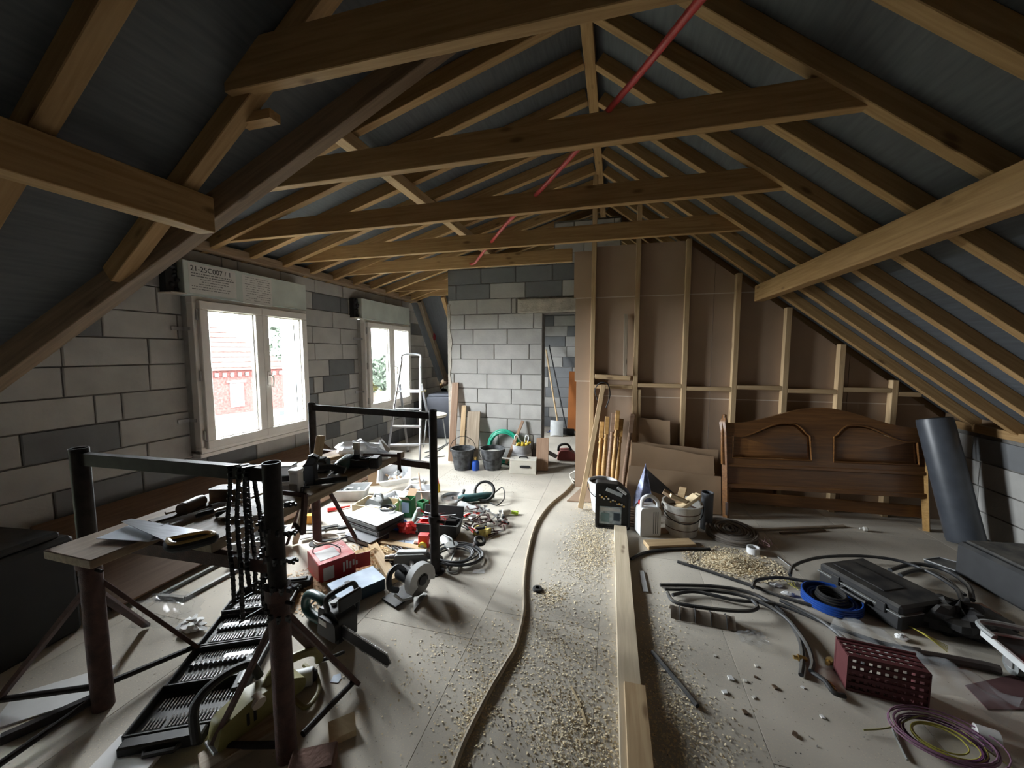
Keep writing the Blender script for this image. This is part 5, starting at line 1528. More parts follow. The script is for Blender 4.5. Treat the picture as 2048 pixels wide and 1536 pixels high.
def lean(name, bottom, top, w, th, m, label, cat='board', up=None):
    a, c = Vector(bottom), Vector(top)
    return plank(name, a, c, w, th, m, label, cat, up=up or (0, -1, .3))
lean('plank', (-2.215, 4.93, .02), (-2.215, 5.11, 1.13), .10, .022, BROWNB, 'tall brown plank leaning against the left edge of the block wall', 'plank')
lean('plank', (-2.07, 4.93, .02), (-2.09, 5.12, .80), .07, .02, PINE2, 'narrow pale batten leaning beside the tall brown plank', 'plank')
lean('plank', (-1.90, 4.90, .02), (-1.93, 5.10, .72), .19, .02, GREYWOOD, 'short wide plank leaning against the block wall behind the left bucket', 'plank')
a = Vector((-1.44, 4.92, .02))
lean('stick', (-1.40, 4.90, .06), (-1.215, 5.11, .62), .04, .02, BROWNB, 'brown stick leaning diagonally over the green hose', 'stick')
t = thing('rubble_bag', 'grey and white rubble sack full of yellow fittings against the block wall', 'sack', tuple(fl(1041, 926) + Vector((.05, -.14, 0))), .1)
t.scale = (1.15, 1.15, 1.2)
b = MB(); vs = []
b.lathe([(.10, 0), (.115, .03), (.112, .10), (.118, .16), (.108, .22), (.115, .26), (.10, .255), (.09, .22), (.02, .215)], 16); b.build('sack', mat('sack_weave', (.33, .33, .34), .7, var=.3, scale=14), t)
MB().lathe([(.1185, .125), (.1195, .165)], 16).build('pale_band', WHITEP, t)
for s_ in (-1, 1): MB().tube(smooth([(s_ * .06, -.02, .25), (s_ * .085, 0, .34), (s_ * .05, 0, .36), (s_ * .03, .02, .26)], 4), .006, 6).build('carry_loop', WHITEP, t)
rn = random.Random(2)
for k in range(7):
    MB().at((rn.uniform(-.06, .06), rn.uniform(-.05, .05), .24), (rn.random(), rn.random(), rn.random() * 3)).tube([(0, 0, 0), (.0, 0, .03), (.02, 0, .045)], [.018, .015, .015], 8).build('yellow_fitting', YELLOW, t)
# stepladder
RF, LF = fl(840, 927), fl(772, 929)
yt = RF.y + .36
RT, LT = ony(841, 716, yt), ony(804, 716, yt)
t = thing('stepladder', 'aluminium stepladder with a tall hoop rail standing in front of the far window', 'stepladder', tuple((RF + LF) / 2))
W(t).tube([LF] + [LF.lerp(LT, u) for u in (.3, .6, .96)] + smooth([LF.lerp(LT, .975), LT + Vector((.02, .0, .05)), RT + Vector((-.02, 0, .05)), RF.lerp(RT, .975)], 6) + [RF.lerp(RT, u) for u in (.9, .6, .3)] + [RF], .016, 10).build('front_frame', ALU, t)
for z in (.25, .50, .745):
    u = z / RT.z
    W(t).bar(LF.lerp(LT, u) + Vector((0, .02, 0)), RF.lerp(RT, u) + Vector((0, .02, 0)), .085, .022, (0, 0, 1), .003).build('step', ALU, t)
u = .99 / RT.z
pc = (LF.lerp(LT, u) + RF.lerp(RT, u)) / 2 + Vector((0, .10, 0))
W(t).bar(LF.lerp(LT, u) + Vector((0, .10, 0)), RF.lerp(RT, u) + Vector((0, .10, 0)), .24, .025, (0, 0, 1), .004).build('platform', ALU, t)
Lb, Rb = fl(816, 903), fl(870, 903)
Lp, Rp = LF.lerp(LT, 1.10 / RT.z) + Vector((.01, .03, 0)), RF.lerp(RT, 1.10 / RT.z) + Vector((0, .03, 0))
for a, c in ((Lb, Lp), (Rb, Rp)): W(t).bar(a, c, .03, .02).build('rear_leg', ALU, t)
W(t).bar(Lb.lerp(Lp, .12), Rb.lerp(Rp, .12), .018, .018).build('rear_stay', ALU, t)
for p in (LF, RF, Lb, Rb): W(t).box(p + Z_ * .012, (.04, .035, .024), .004).build('rubber_foot', BLACKM, t)
# stool and the dim corner behind the block wall
c = fl(880, 888); c = Vector((-2.86, 5.72, 0))
t = thing('stool', 'white-topped stool with thin splayed legs in the corner left of the block wall', 'stool', tuple(c))
MB().lathe([(.10, .50), (.185, .505), (.20, .52), (.20, .545), (.185, .555), (.001, .555)], 24).build('seat', CREAM, t)
MB().lathe([(.17, .485), (.18, .50)], 24).build('seat_ring', TUBE, t)
for a in (.5, 2.1, 3.7, 5.3): MB().tube([(.13 * math.cos(a), .13 * math.sin(a), .50), (.19 * math.cos(a), .19 * math.sin(a), .0)], .009, 8).build('leg', LGREY, t)
solo(MB().at((-2.95, 6.55, 0), (0, 0, .15)).box((0, 0, .38), (.75, .5, .76), .02).box((0, 0, .78), (.70, .45, .06), .02), 'dark_crate', mat('dark_tarp', (.03, .032, .04), .7), 'dark covered stack in the corner beyond the stool', 'crate')
b = MB(); b.at((-2.62, 6.42, .81)); b.add([(-.12, 0, 0), (.14, 0, 0), (.14, 0, .18), (-.12, .02, 0), (.14, .02, 0), (.14, .02, .18)], [(0, 1, 2), (5, 4, 3), (0, 3, 4, 1), (1, 4, 5, 2), (2, 5, 3, 0)])
solo(b, 'yellow_square', YELLOW, 'yellow set square on the dark stack beside the block wall edge', 'set square')
solo(MB().tube(smooth([fl(850, 905, .008), fl(880, 895, .008), fl(905, 880, .008), fl(870, 905, .008), fl(850, 915, .008), fl(890, 912, .008)], 6), .008, 6), 'floor_cable', GREYT, 'grey cable on the floor around the stepladder foot', 'cable')
solo(crumple((XL + .19, Y2 + .50, 1.80), .03, .05, .16, 33, 10), 'red_rag', mat('red_cloth', (.22, .02, .03), .8), 'dark red rag stuffed behind the sloping timber at the end of the window wall', 'rag', ang=25)
# through the doorway
def yb(px, py, Y): return ony(px, py, Y)
t = thing('shovel', 'shovel with a long pale shaft and white blade leaning inside the doorway', 'shovel', (-1.0, 7.1, 0))
a, c = Vector((-1.0, 7.05, .22)), ony(1092, 700, 7.55)
W(t).tube([a, c], .016, 8).build('shaft', PINE2, t)
b = W(t); d = (c - a).normalized()
s0 = a + Vector((0, 0, 0))
b.sheet(lambda u, v: (a.x - .02 + (u - .5) * .24, a.y - .05 - .03 * math.sin(u * PI) + .03 * v, .0 + .30 * v - .03 * (abs(u - .5) * 2) ** 2 * (1 - v) + .03 * (1 - v)), 8, 6, .006); b.build('blade', LGREY, t)
t2_ = thing('broom', 'dark-shafted broom leaning next to the shovel in the doorway', 'broom', (-.90, 7.3, 0))
W(t2_).tube([Vector((-.86, 7.2, .10)), ony(1098, 690, 7.7)], .013, 8).build('shaft', BLACKM, t2_); W(t2_).box((-.86, 7.2, .06), (.30, .06, .12), .01).build('head', BLACKM, t2_)
lean('orange_door_leaf', (-.62, 7.50, .02), (-.62, 7.74, 1.18), .52, .03, ORANGEW, 'orange-brown panel leaning in the room beyond the doorway', 'panel')
solo(MB().at((-.50, 7.2, 0), (.2, 0, .1)).box((0, 0, .11), (.16, .02, .22), .003), 'white_tile', PAPERW, 'white tile leaning at the foot of the orange panel', 'tile')
lean('board', (-.90, 4.86, .01), (-.93, 5.09, .40), .17, .014, BROWNB, 'brown board offcut leaning on the door jamb', 'board')
t = thing('red_saw', 'dusty red petrol cut-off saw on the floor in the doorway', 'power saw', tuple(fl(1130, 918)), .15)
b = MB(); side(b, hexrad([(-.12, 0), (.14, 0), (.15, .10), (.05, .15), (-.08, .14)], .03, 4), -.09, .09); b.build('body', mat('dusty_red_body', (.20, .045, .04), .6, dust=.4), t)
MB().tube(smooth([(-.10, 0, .12), (-.08, 0, .20), (.03, 0, .22), (.09, 0, .14)], 4), .018, 10).build('handle', BLACKM, t)
MB().at((-.16, -.04, .06), (0, .5, .2)).box((-.06, 0, 0), (.22, .012, .06), .004).build('guide_bar', GREYT, t)
MB().tube([(.14, 0, .05), (.22, .02, .05)], [.04, .05], 12).build('starter_cover', BLACKM, t)
b = MB(); rn = random.Random(3)
for k in range(10): b.at(fl(1105 + rn.uniform(-8, 30), 862 + rn.uniform(-4, 4)) + Z_ * .003 * k, (0, 0, rn.random() * 3)).box((0, 0, .004), (.10, .03, .005))
solo(b, 'cable_ties', BLUEP, 'small pile of blue and dark strips on the floor beyond the doorway', 'strips')
solo(MB().tube(smooth([fl(1148, 968, .02), fl(1140, 950, .05), fl(1152, 942, .14), fl(1170, 945, .10), fl(1160, 960, .03), fl(1145, 958, .06), fl(1168, 972, .02)], 8), .009, 8), 'white_hose_loop', mat('ivory_hose', (.52, .48, .42), .5), 'loops of ivory hose at the corner of the stud partition', 'hose')
# ------------------------------------------------------------------ red conduit under the roof, hose and plank on the floor
cp = [(1460, -60, 2.62), (1400, 0, 2.66), (1290, 135, 2.74), (1205, 235, 2.72), (1150, 305, 2.71), (1060, 402, 2.73), (1015, 445, 2.715), (978, 490, 2.72), (958, 515, 2.70), (945, 528, 2.70), (915, 522, 2.72), (908, 530, 2.70)]
pts = []
ys = [1.15, 1.28, 1.62, 1.99, 2.30, 2.80, 3.15, 3.62, 4.0, 4.25, 4.34, 4.34]
for (x, y, z), Y in zip(cp, ys): pts.append(ony(x, y, Y))
b = MB(); P_ = smooth(pts, 14); b.tube(P_, [.0135 + .0012 * (k % 2) for k in range(len(P_))], 10)
solo(b, 'conduit', CONDUIT, 'red corrugated electrical conduit running under the ridge over the collar ties', 'conduit', ang=60)
hp = [(905, 1545), (930, 1480), (975, 1390), (1010, 1330), (1032, 1290), (1048, 1220), (1048, 1170), (1055, 1110), (1072, 1050), (1100, 1010), (1130, 985), (1150, 962)]
solo(MB().tube(smooth([fl(x, y, .012) for x, y in hp], 8), .0115, 8), 'floor_hose', HOSEB, 'dusty beige hose running down the aisle from the foreground to the partition', 'hose')
DUSTY = wood('dusty_plank', (.47, .39, .27), (.58, .49, .36))
plank('long_plank', (.105, 1.20, .022), (.078, 3.40, .022), .105, .044, DUSTY, 'long pale plank lying on the floor from the foreground to the black tool case')
plank('plank_offcut', (.125, 1.25, .053), (.120, 1.72, .053), .095, .018, PINE2, 'short thin board lying on the near end of the long plank', 'offcut')
# ------------------------------------------------------------------ by the stud partition
def spindle(bottom, top, label, m=OAK):
    t = thing('baluster', label, 'baluster', tuple(bottom), group='wooden balusters leaning on the partition')
    a, c = Vector(bottom), Vector(top)
    L = (c - a).length
    U = [0, .18, .20, .22, .25, .35, .5, .62, .70, .72, .75, .77, .78]
    Rr = [.016, .016, .022, .016, .021, .026, .023, .020, .017, .024, .017, .022, .022]
    b = W(t); b.tube([a.lerp(c, u) for u in U], Rr, 12); b.build('turned_shaft', m, t)
    W(t).bar(a.lerp(c, .78), c, .046, .046, (0, -1, .2), .003).build('square_head', m, t)
for k, (x, dz, tx) in enumerate(((-.14, .80, -.12), (-.085, .86, -.065), (-.035, .90, .0), (.01, .93, .045), (.05, .84, .085), (.11, .90, .20))):
    spindle((x - .02, 4.08 - .02 * k, .012), (tx, 4.30, dz), ['leftmost turned baluster leaning on the partition', 'second turned baluster from the left against the partition', 'third turned baluster from the left against the partition', 'fourth turned baluster from the left against the partition', 'short turned baluster beside the cardboard sheets', 'rightmost baluster slanting over the cardboard sheets'][k], OAK if k not in (2, 5) else BROWNB)
lean('leaning_timber', Vector((-.30, 3.74, .02)), ony(1207, 770, 4.29), .05, .05, PINE2, 'square pale timber leaning on the partition noggin left of the balusters', 'timber')
lean('grey_batten', (.11, 4.30, 1.315), (.105, 4.375, 1.98), .04, .02, GREYWOOD, 'weathered grey batten standing on the upper noggin against the brown board', 'batten')
solo(MB().tube(smooth([ony(1195, 800, 4.28), ony(1190, 780, 4.28), ony(1200, 766, 4.25), ony(1215, 768, 4.25), ony(1220, 790, 4.28), ony(1212, 815, 4.29)], 6), .006, 8), 'short_cable', BLACKM, 'short black cable hooked over the leaning timber and noggin', 'cable')
b = MB(); P_ = [fl(1134, 1003), fl(1188, 1006), fl(1194, 962), fl(1166, 974)]
b.add([p + Z_ * .001 for p in P_] + [p + Z_ * .012 for p in P_], [(3, 2, 1, 0), (4, 5, 6, 7)] + [(i, (i + 1) % 4, 4 + (i + 1) % 4, 4 + i) for i in range(4)])
solo(b, 'board_scrap', KRAFT, 'pointed brown board scrap lying on the floor at the corner of the partition', 'board')
def cardsheet(P, label, th=.006, bulge=.01, m=CARD):
    P = [Vector(p) for p in P]
    b = MB(); b.sheet(lambda u, v: P[0].lerp(P[1], u).lerp(P[3].lerp(P[2], u), v) + Vector((0, -bulge * math.sin(u * PI) * math.sin(v * PI * 2), .004 * math.sin(u * 14))), 10, 4, th)
    return solo(b, 'cardboard_sheet', m, label, 'cardboard', 'cardboard sheets against the partition')
cardsheet([(.26, 4.215, .02), (.60, 4.225, .02), (.58, 4.315, .84), (.27, 4.315, .86)], 'upright cardboard sheet leaning behind the other cardboard')
cardsheet([(.17, 4.04, .02), (1.0, 4.08, .02), (.98, 4.16, .52), (.19, 4.12, .63)], 'long creased cardboard box side standing behind the blue bag')
cardsheet([(.22, 4.17, .02), (1.02, 4.18, .02), (1.03, 4.21, .58), (.24, 4.205, .62)], 'dark cardboard strip leaning at the top of the long creased box side', bulge=.0)
cardsheet([(.13, 3.90, .01), (1.02, 3.96, .01), (1.02, 4.03, .36), (.16, 3.99, .42)], 'front cardboard sheet standing on the floor behind the buckets')
# grinder case (clear-fronted)
c = fl(1224, 1058)
t = thing('socket_case', 'upright black plastic tool case with a picture label and clear window', 'tool case', (c.x, c.y + .05, 0), .06)
prof = hexrad([(-.15, 0), (.15, 0), (.15, .32), (.06, .41), (-.15, .42)], .03, 4)
b = MB(); side(b, prof, -.04, .04); b.build('shell', BLACKM, t)
def ringy(b, outer, inner, y0, y1):
    n = len(outer)
    vs = [(x, y0, z) for x, z in outer] + [(x, y0, z) for x, z in inner] + [(x, y1, z) for x, z in outer] + [(x, y1, z) for x, z in inner]
    fs = []
    for i in range(n):
        k = (i + 1) % n
        fs += [(i, k, n + k, n + i), (2 * n + i, 3 * n + i, 3 * n + k, 2 * n + k), (i, 2 * n + i, 2 * n + k, k), (n + i, n + k, 3 * n + k, 3 * n + i)]
    return b.add(vs, fs)
inner = [(x * .90, .012 + z * .945) for x, z in prof]
b = MB(); ringy(b, prof, inner, -.055, -.035); b.build('rim', BLACKM, t)
LB = mat('case_label', (.30, .36, .40), .5, var=.5, scale=24)
MB().box((-.02, -.042, .12), (.19, .004, .16), .001).build('picture_label', LB, t)
MB().box((-.02, -.045, .175), (.17, .002, .03)).build('label_heading', LGREY, t); MB().box((.035, -.045, .11), (.055, .002, .07)).build('label_photo', NAVY, t); MB().box((-.065, -.045, .10), (.075, .002, .08)).build('label_photo', mat('photo_teal', (.12, .2, .22), .5), t)
rn = random.Random(9)
for k in range(12):
    MB().at((-.115 + .019 * k, -.045, .30 - .008 * k + rn.uniform(-.012, .02)), (0, 0, 0)).cyl((0, -.006, 0), (0, .006, 0), rn.uniform(.006, .011), n=8).build('socket', (BRIGHT, BRASS)[k % 2], t)
b = MB(); b.at((.01, -.046, .335), (0, .35, 0)); b.box((0, 0, 0), (.15, .006, .035), .01); b.build('clear_window', mat('pale_window', (.40, .44, .46), .3), t)
b = MB(); b.at((.075, -.046, .355), (0, .62, 0)); b.box((0, 0, 0), (.10, .012, .03), .012); b.build('grip_hole', LGREY, t)
bucket(Vector((-.09, 3.80, 0)), 'pale bucket half hidden behind the upright black tool case', WHITEP, r0=.10, r1=.135, h=.30, fill=BLACKM, fz=.92, hup=False)
t = thing('jerrycan', 'white ribbed jerrycan with handle standing right of the black tool case', 'jerrycan', tuple(fl(1294, 1066)), .35)
b = MB(); side(b, hexrad([(-.09, 0), (.09, 0), (.09, .22), (.075, .25), (-.075, .25), (-.09, .22)], .02, 4), -.065, .065); b.build('body', WHITEP, t)
MB().tube(smooth([(-.07, -.03, .245), (-.06, -.03, .32), (.0, -.03, .345), (.065, -.03, .30), (.08, -.03, .245)], 5), .016, 10).build('handle', WHITEP, t)
MB().cyl((-.05, .03, .25), (-.05, .03, .285), .022, n=14).build('cap', REDP, t)
for k in range(3): MB().box((.025 + .018 * k, -.0665, .12), (.005, .003, .19)).build('rib', GREYT, t)
t = bucket(fl(1362, 1064), 'white plastic bucket full of pale wood offcuts in front of the cardboard', mat('dirty_white_bucket', (.48, .46, .42), .6, var=.25, scale=12), r0=.125, r1=.155, h=.27, fill=GREYT, fz=.75, hup=False)
for z in (.06, .14, .20): MB().lathe([(.1265 + .111 * z, z), (.1285 + .111 * z, z + .004), (.1265 + .111 * z, z + .008)], 28).build('ring_groove', mat('brown_grime', (.12, .07, .05), .8), t)
bc = fl(1362, 1064)
for k, (dx, dy, rz_, tl_, L, w_, m) in enumerate(((.02, -.03, .4, -.55, .24, .085, PLY), (.06, .0, .6, -.45, .22, .06, PLY), (-.06, .03, -.3, .4, .20, .07, CARD), (.0, .05, 1.2, -.6, .18, .06, PINE2), (-.04, -.05, .1, .35, .14, .04, PLY))):
    b = MB().at((bc.x + dx, bc.y + dy, .27 + .012 * k), (0, tl_, rz_)); b.box((0, 0, 0), (L, w_, .03), .003)
    solo(b, 'wood_offcut', m, ['thick pale block sticking out of the white bucket', 'second pale block lying against the thick one in the bucket', 'curled brown card scrap in the bucket', 'short stick at the back of the bucket', 'small pale chip at the front of the bucket'][k], 'offcut', 'offcuts in the white bucket')
solo(MB().lathe([(.05, 0), (.05, .33), (.044, .33), (.044, .01), (.001, .01)], 20, tuple(fl(1412, 1056))), 'drain_pipe', mat('grey_pipe', (.10, .105, .115), .5), 'grey drainpipe offcut standing behind the white bucket', 'pipe')
b = MB(); c = fl(1290, 1030); b.sheet(lambda u, v: (c.x - .02 + (u - .5) * .22 * (1 - v) + .02 * v, c.y + .10 + .05 * math.cos(u * 9) * (1 - v) - .05 * (1 - abs(u - .5) * 2) * (1 - v), .02 + .45 * v + .01 * math.sin(u * 20)), 18, 12, .003)
solo(b, 'blue_bag', mat('blue_white_bag', (.30, .33, .50), .35, var=.7, scale=14), 'peaked blue and white plastic sack in front of the cardboard', 'sack', ang=25)
b = MB(); b.sheet(lambda u, v: (c.x - .01 + u * .34, c.y + .13 + .03 * u, .44 - .30 * u * (1 - .2 * v) - v * .22 * (1 - u * .6)), 10, 6, .004)
solo(b, 'dark_sheet', mat('dark_plastic_sheet', (.05, .045, .045), .5), 'dark plastic sheet sloping down from the peaked blue sack', 'sheet')
plank('board_offcut', fl(1292, 1090, .02), fl(1385, 1086, .02), .11, .035, PINE2, 'short board lying in front of the white bucket', 'offcut')
plank('board_offcut', fl(1300, 1064, .012), fl(1342, 1060, .012), .08, .02, BROWNB, 'small brown offcut lying against the foot of the jerrycan', 'offcut')
for k in range(8):
    solo(MB().at(fl(1266 + (k % 3) * 3, 1052 - 2 * k) + Z_ * (.004 + .014 * k), (0, 0, .05 * (k % 3))).box((0, 0, .005), (.12, .05, .009)), 'slat', DKWOOD, ('lowest', 'second lowest', 'third lowest', 'fourth lowest', 'fourth highest', 'third highest', 'second highest', 'topmost')[k] + ' thin dark slat in the stack between case and jerrycan', 'slat', 'dark slats stacked behind the jerrycan')
b = MB(); c = fl(1462, 1072)
for k in range(9): b.tube([(c.x + (.015 + .0215 * k) * math.cos(a * PI / 18), c.y + (.04 + .023 * k) * math.sin(a * PI / 18), .014 + .006 * math.sin(k * 2 + a * .3) + .045) for a in range(36)], .010, 6, closed=True)
for k in range(4): b.tube([(c.x + .19 * math.cos(a * PI / 18), c.y + .19 * math.sin(a * PI / 18), .012 + .016 * k) for a in range(36)], .010, 6, closed=True)
solo(b, 'hose_coil', mat('dusty_grey_hose', (.20, .175, .15), .8), 'flat dusty coil of hose in front of the headboard', 'hose')
solo(MB().lathe([(.045, 0), (.045, .05), (.036, .05), (.036, .0)], 24, tuple(fl(1506, 1106))), 'tape_roll', WHITEP, 'white roll of tape on the floor beside the sawdust heap', 'tape roll')
b = MB(); rn = random.Random(19); c = fl(1528, 1094)
for k in range(4): b.tube(smooth([(c.x + rn.uniform(-.05, .05), c.y + rn.uniform(-.05, .05), rn.uniform(.004, .07)) for _ in range(8)], 4), .002, 5)
solo(b, 'twine', mat('mauve_twine', (.40, .26, .26), .8), 'tangle of pinkish twine beside the tape roll', 'twine')

# ------------------------------------------------------------------ headboard
HB0, HB1 = Vector((1.02, 3.93, 0)), Vector((2.72, 4.09, 0))
rz = rotz_of(HB0, HB1); HBL = (HB1 - HB0).length
t = thing('headboard', 'dark wooden double bed headboard with two arched panels leaning on the partition', 'headboard', tuple((HB0 + HB1) / 2), rot=(-.14, 0, rz))
hl = HBL / 2
def arch(x):
    u = abs(x) / (hl - .06)
    return .92 + .145 * (.5 + .5 * math.cos(min(1, u * 1.05) * PI)) - .02 * u
xs = [-hl + .02 + (2 * hl - .04) * k / 40 for k in range(41)]
top = [(x, arch(x)) for x in xs]
# carcass with two shaped openings: built as vertical strips
def pan_top(x):       # upper edge of the left panel opening; mirrored for the right
    u = (x + hl) / hl
    s = min(1, max(0, (u - .18) / .45)); s = s * s * (3 - 2 * s)
    z = .775 + .135 * s
    if u > .74: z = .91 - .11 * min(1, (u - .74) / .13) ** 1.5
    return z
zb = .50
b = MB()
N_ = 80
def col_open(x):
    a = -abs(x)
    u = (a + hl) / hl
    return (.565, pan_top(a)) if .10 < u < .90 else None
vs = []
for k in range(N_):
    x0, x1 = -hl + 2 * hl * k / N_, -hl + 2 * hl * (k + 1) / N_
    xm = (x0 + x1) / 2
    op = col_open(xm)
    def cell(za0, za1, zb0, zb1):
        b.add([(x0, -.022, za0), (x1, -.022, za1), (x1, -.022, zb1), (x0, -.022, zb0), (x0, .022, za0), (x1, .022, za1), (x1, .022, zb1), (x0, .022, zb0)],
              [(0, 1, 2, 3), (7, 6, 5, 4), (0, 4, 5, 1), (1, 5, 6, 2), (2, 6, 7, 3), (3, 7, 4, 0)])
    if op is None:
        cell(zb, zb, arch(x0), arch(x1))
    else:
        cell(zb, zb, op[0], op[0])
        cell(pan_top(-abs(x0)), pan_top(-abs(x1)), arch(x0), arch(x1))
b.build('carved_frame', WALNUT, t, ang=50)
for sg in (-1, 1):
    ol = []
    for k in range(25):
        a = -hl + hl * (.115 + (.885 - .115) * k / 24)
        ol.append((a, pan_top(a) - .012))
    poly = [(ol[0][0], .578)] + ol + [(ol[-1][0], .578)]
    P3 = [(sg * x, 0, z) for x, z in poly]
    g = (sum(p[0] for p in P3) / len(P3), sum(p[2] for p in P3) / len(P3))
    ins = [(g[0] + (p[0] - g[0]) * .90, -.016, g[1] + (p[2] - g[1]) * .84) for p in P3]
    n = len(P3)
    b = MB(); b.add([(p[0], -.002, p[2]) for p in P3] + ins + [(p[0], .012, p[2]) for p in P3],
        [(i, (i + 1) % n, n + (i + 1) % n, n + i) for i in range(n)] + [tuple(range(n, 2 * n)), tuple(range(3 * n - 1, 2 * n - 1, -1))] + [(i, 2 * n + i, 2 * n + (i + 1) % n, (i + 1) % n) for i in range(n)])
    pnl = b.build('raised_panel', WALNUT, t, ang=25)
    b = MB(); b.tube([(p[0], -.020, p[2]) for p in [(sg * x, 0, z) for x, z in [(ol[0][0] - .008, .570)] + [(x, z + .010) for x, z in ol] + [(ol[-1][0] + .008, .570)]]], .009, 8, closed=True); b.build('moulding', WALNUT, pnl)
MB().box((0, 0, .40), (2 * hl - .10, .03, .20), .003).build('lower_panel', WALNUT, t)
MB().box((0, -.004, .305), (2 * hl - .08, .045, .04), .004).build('lower_rail', WALNUT, t)
MB().box((0, -.004, .50), (2 * hl - .08, .05, .035), .006).build('middle_rail', WALNUT, t)
for sg in (-1, 1):
    b = MB(); b.tube([(sg * (hl - .035), 0, .0), (sg * (hl - .035), 0, .50), (sg * (hl - .03), 0, .80), (sg * (hl - .02), 0, .90), (sg * (hl - .03), 0, .95)], [.03, .034, .036, .04, .02], 4); b.build('leg', OAK if sg > 0 else WALNUT, t)
    MB().box((sg * (hl - .03), 0, .955), (.03, .035, .05), .006).build('finial', WALNUT, t)
MB().box((-hl + .03, -.03, .09), (.02, .03, .12)).build('bed_bracket', BRIGHT, t)
plank('bed_rail', (1.12, 4.16, .13), (2.75, 4.20, .13), .025, .11, WALNUT, 'dark bed side rail standing behind the foot of the headboard', 'rail')
plank('floor_slat', fl(1500, 1060, .01), fl(1690, 1052, .01), .03, .015, GREYWOOD, 'thin slat lying on the floor in front of the headboard', 'slat')
plank('floor_slat', fl(1560, 1066, .008), fl(1650, 1060, .008), .025, .012, DKWOOD, 'short dark slat lying beside the thin slat by the headboard', 'slat')
t = thing('door_knob', 'small pale knob lying alone on the floor in front of the headboard', 'knob', tuple(fl(1727, 1062)))
MB().tube([(-.03, 0, .02), (-.01, 0, .02), (.0, 0, .02), (.02, 0, .02), (.03, 0, .02)], [.008, .008, .018, .02, .012], 12).build('knob', PUTTY, t)
# grey roll
a, c = fl(1893, 1072), None
t = thing('membrane_roll', 'thick dark grey roll of insulation leaning on the eaves right of the headboard', 'roll', (2.80, 3.86, 0))
p0, p1 = Vector((2.80, 3.86, .03)), Vector((2.66, 4.08, 1.00))
W(t).tube([p0, p0.lerp(p1, .03), p0.lerp(p1, .97), p1], [.112, .116, .116, .112], 28).build('roll', FOAM, t)
b = W(t); m_, L_ = MB().frame(p0, p1); 
sp = []
for k in range(60): 
    r = .02 + .085 * k / 60; sp.append((L_ + .003, r * math.cos(k * .5), r * math.sin(k * .5)))
b.M = b.M @ m_; b.tube(sp, .003, 5); b.build('spiral_end', BLACKM, t)
solo(MB().at((2.86, 3.50, 0), (0, 0, .3)).box((0, 0, .02), (.26, .12, .04), .01), 'dark_offcut', BLACKM, 'flat dark offcut under the foot of the grey roll', 'offcut')

# ------------------------------------------------------------------ right foreground
t = thing('carry_case', 'large black plastic carrying case lying amid black pipes on the right', 'case', (1.63, 2.80, 0), math.atan2(-.37, .18))
Lc, Dc = .47, .36
MB().box((0, .0, .05), (Lc, Dc, .09), .012).build('base_shell', BLACKM, t)
MB().box((0, .0, .125), (Lc, Dc, .055), .014).build('lid_shell', BLACKM, t); MB().box((0, 0, .097), (Lc + .008, Dc + .008, .006)).build('seam_lip', GREYT, t)
for x in (-.12, .14): MB().box((x, -Dc / 2 - .004, .10), (.05, .012, .055), .004).build('latch', BLACKM, t)
MB().box((-.05, -.03, .154), (.30, .16, .006), .003).build('raised_lid_panel', BLACKM, t)
MB().tube([(-.06, -Dc / 2 - .005, .08), (-.06, -Dc / 2 - .03, .08), (.08, -Dc / 2 - .03, .08), (.08, -Dc / 2 - .005, .08)], .010, 8).build('handle', BLACKM, t)
cc = fl(1662, 1208)
b = MB()
for k in range(9):
    for j in range(4):
        if j and k > 2 + j: continue
    r = .105 + .009 * (k % 5); z = .012 + .016 * (k // 5) + .006 * (k % 2)
    b.tube([(cc.x + r * math.cos(a * PI / 18), cc.y + r * math.sin(a * PI / 18), z) for a in range(36)], .0075, 6, closed=True)
for k in range(4): b.tube([(cc.x + .148 * math.cos(a * PI / 18), cc.y + .148 * math.sin(a * PI / 18), .012 + .014 * k) for a in range(36)], .0075, 6, closed=True)
ck_ = solo(b, 'cable_coil', BLUEC, 'coil of blue electrical cable lying against the black carrying case', 'cable')
b = MB()
for k in range(5): b.tube([(cc.x + (.085 - .004 * k) * math.cos(a * PI / 18), cc.y + (.085 - .004 * k) * math.sin(a * PI / 18), .012 + .015 * k) for a in range(36)], .0075, 6, closed=True)
solo(b, 'cable_coil', BLACKM, 'coil of black cable nested inside the blue cable coil', 'cable')
PIPE = mat('black_pipe', (.022, .024, .028), .5, dust=.25)
def pipe(px, label, r=.011, z=.012, name='pipe', m=PIPE, grp='black pipes scattered on the right'):
    P_ = [fl(p[0], p[1], z if len(p) == 2 else p[2]) for p in px]
    return solo(MB().tube(smooth(P_, 8), r, 8), name, m, label, 'pipe', grp)
pipe([(1355, 1123), (1420, 1143), (1500, 1170), (1570, 1195), (1640, 1215)], 'straight black pipe end pointing left above the pipe bundle')
pipe([(1320, 1170), (1420, 1172), (1500, 1185), (1560, 1220), (1595, 1270), (1605, 1310), (1602, 1350)], 'black pipe of the bundle curving down to the brass fittings', z=.014)
pipe([(1330, 1178), (1430, 1182), (1500, 1196), (1565, 1230), (1608, 1280), (1625, 1320), (1622, 1342)], 'second black pipe of the bundle beside the brass fittings', z=.030)
pipe([(1345, 1190), (1390, 1183), (1470, 1200), (1560, 1210), (1660, 1250), (1760, 1285), (1840, 1300)], 'black pipe of the bundle running on toward the trolley', z=.026)
pipe([(1335, 1185), (1352, 1205), (1420, 1217), (1490, 1222), (1515, 1215), (1505, 1200)], 'black pipe bent back on itself over the grey cardboard', z=.045)
pipe([(1505, 1175), (1515, 1160), (1560, 1155), (1610, 1162), (1640, 1165)], 'black pipe arching left of the carrying case', z=.03)
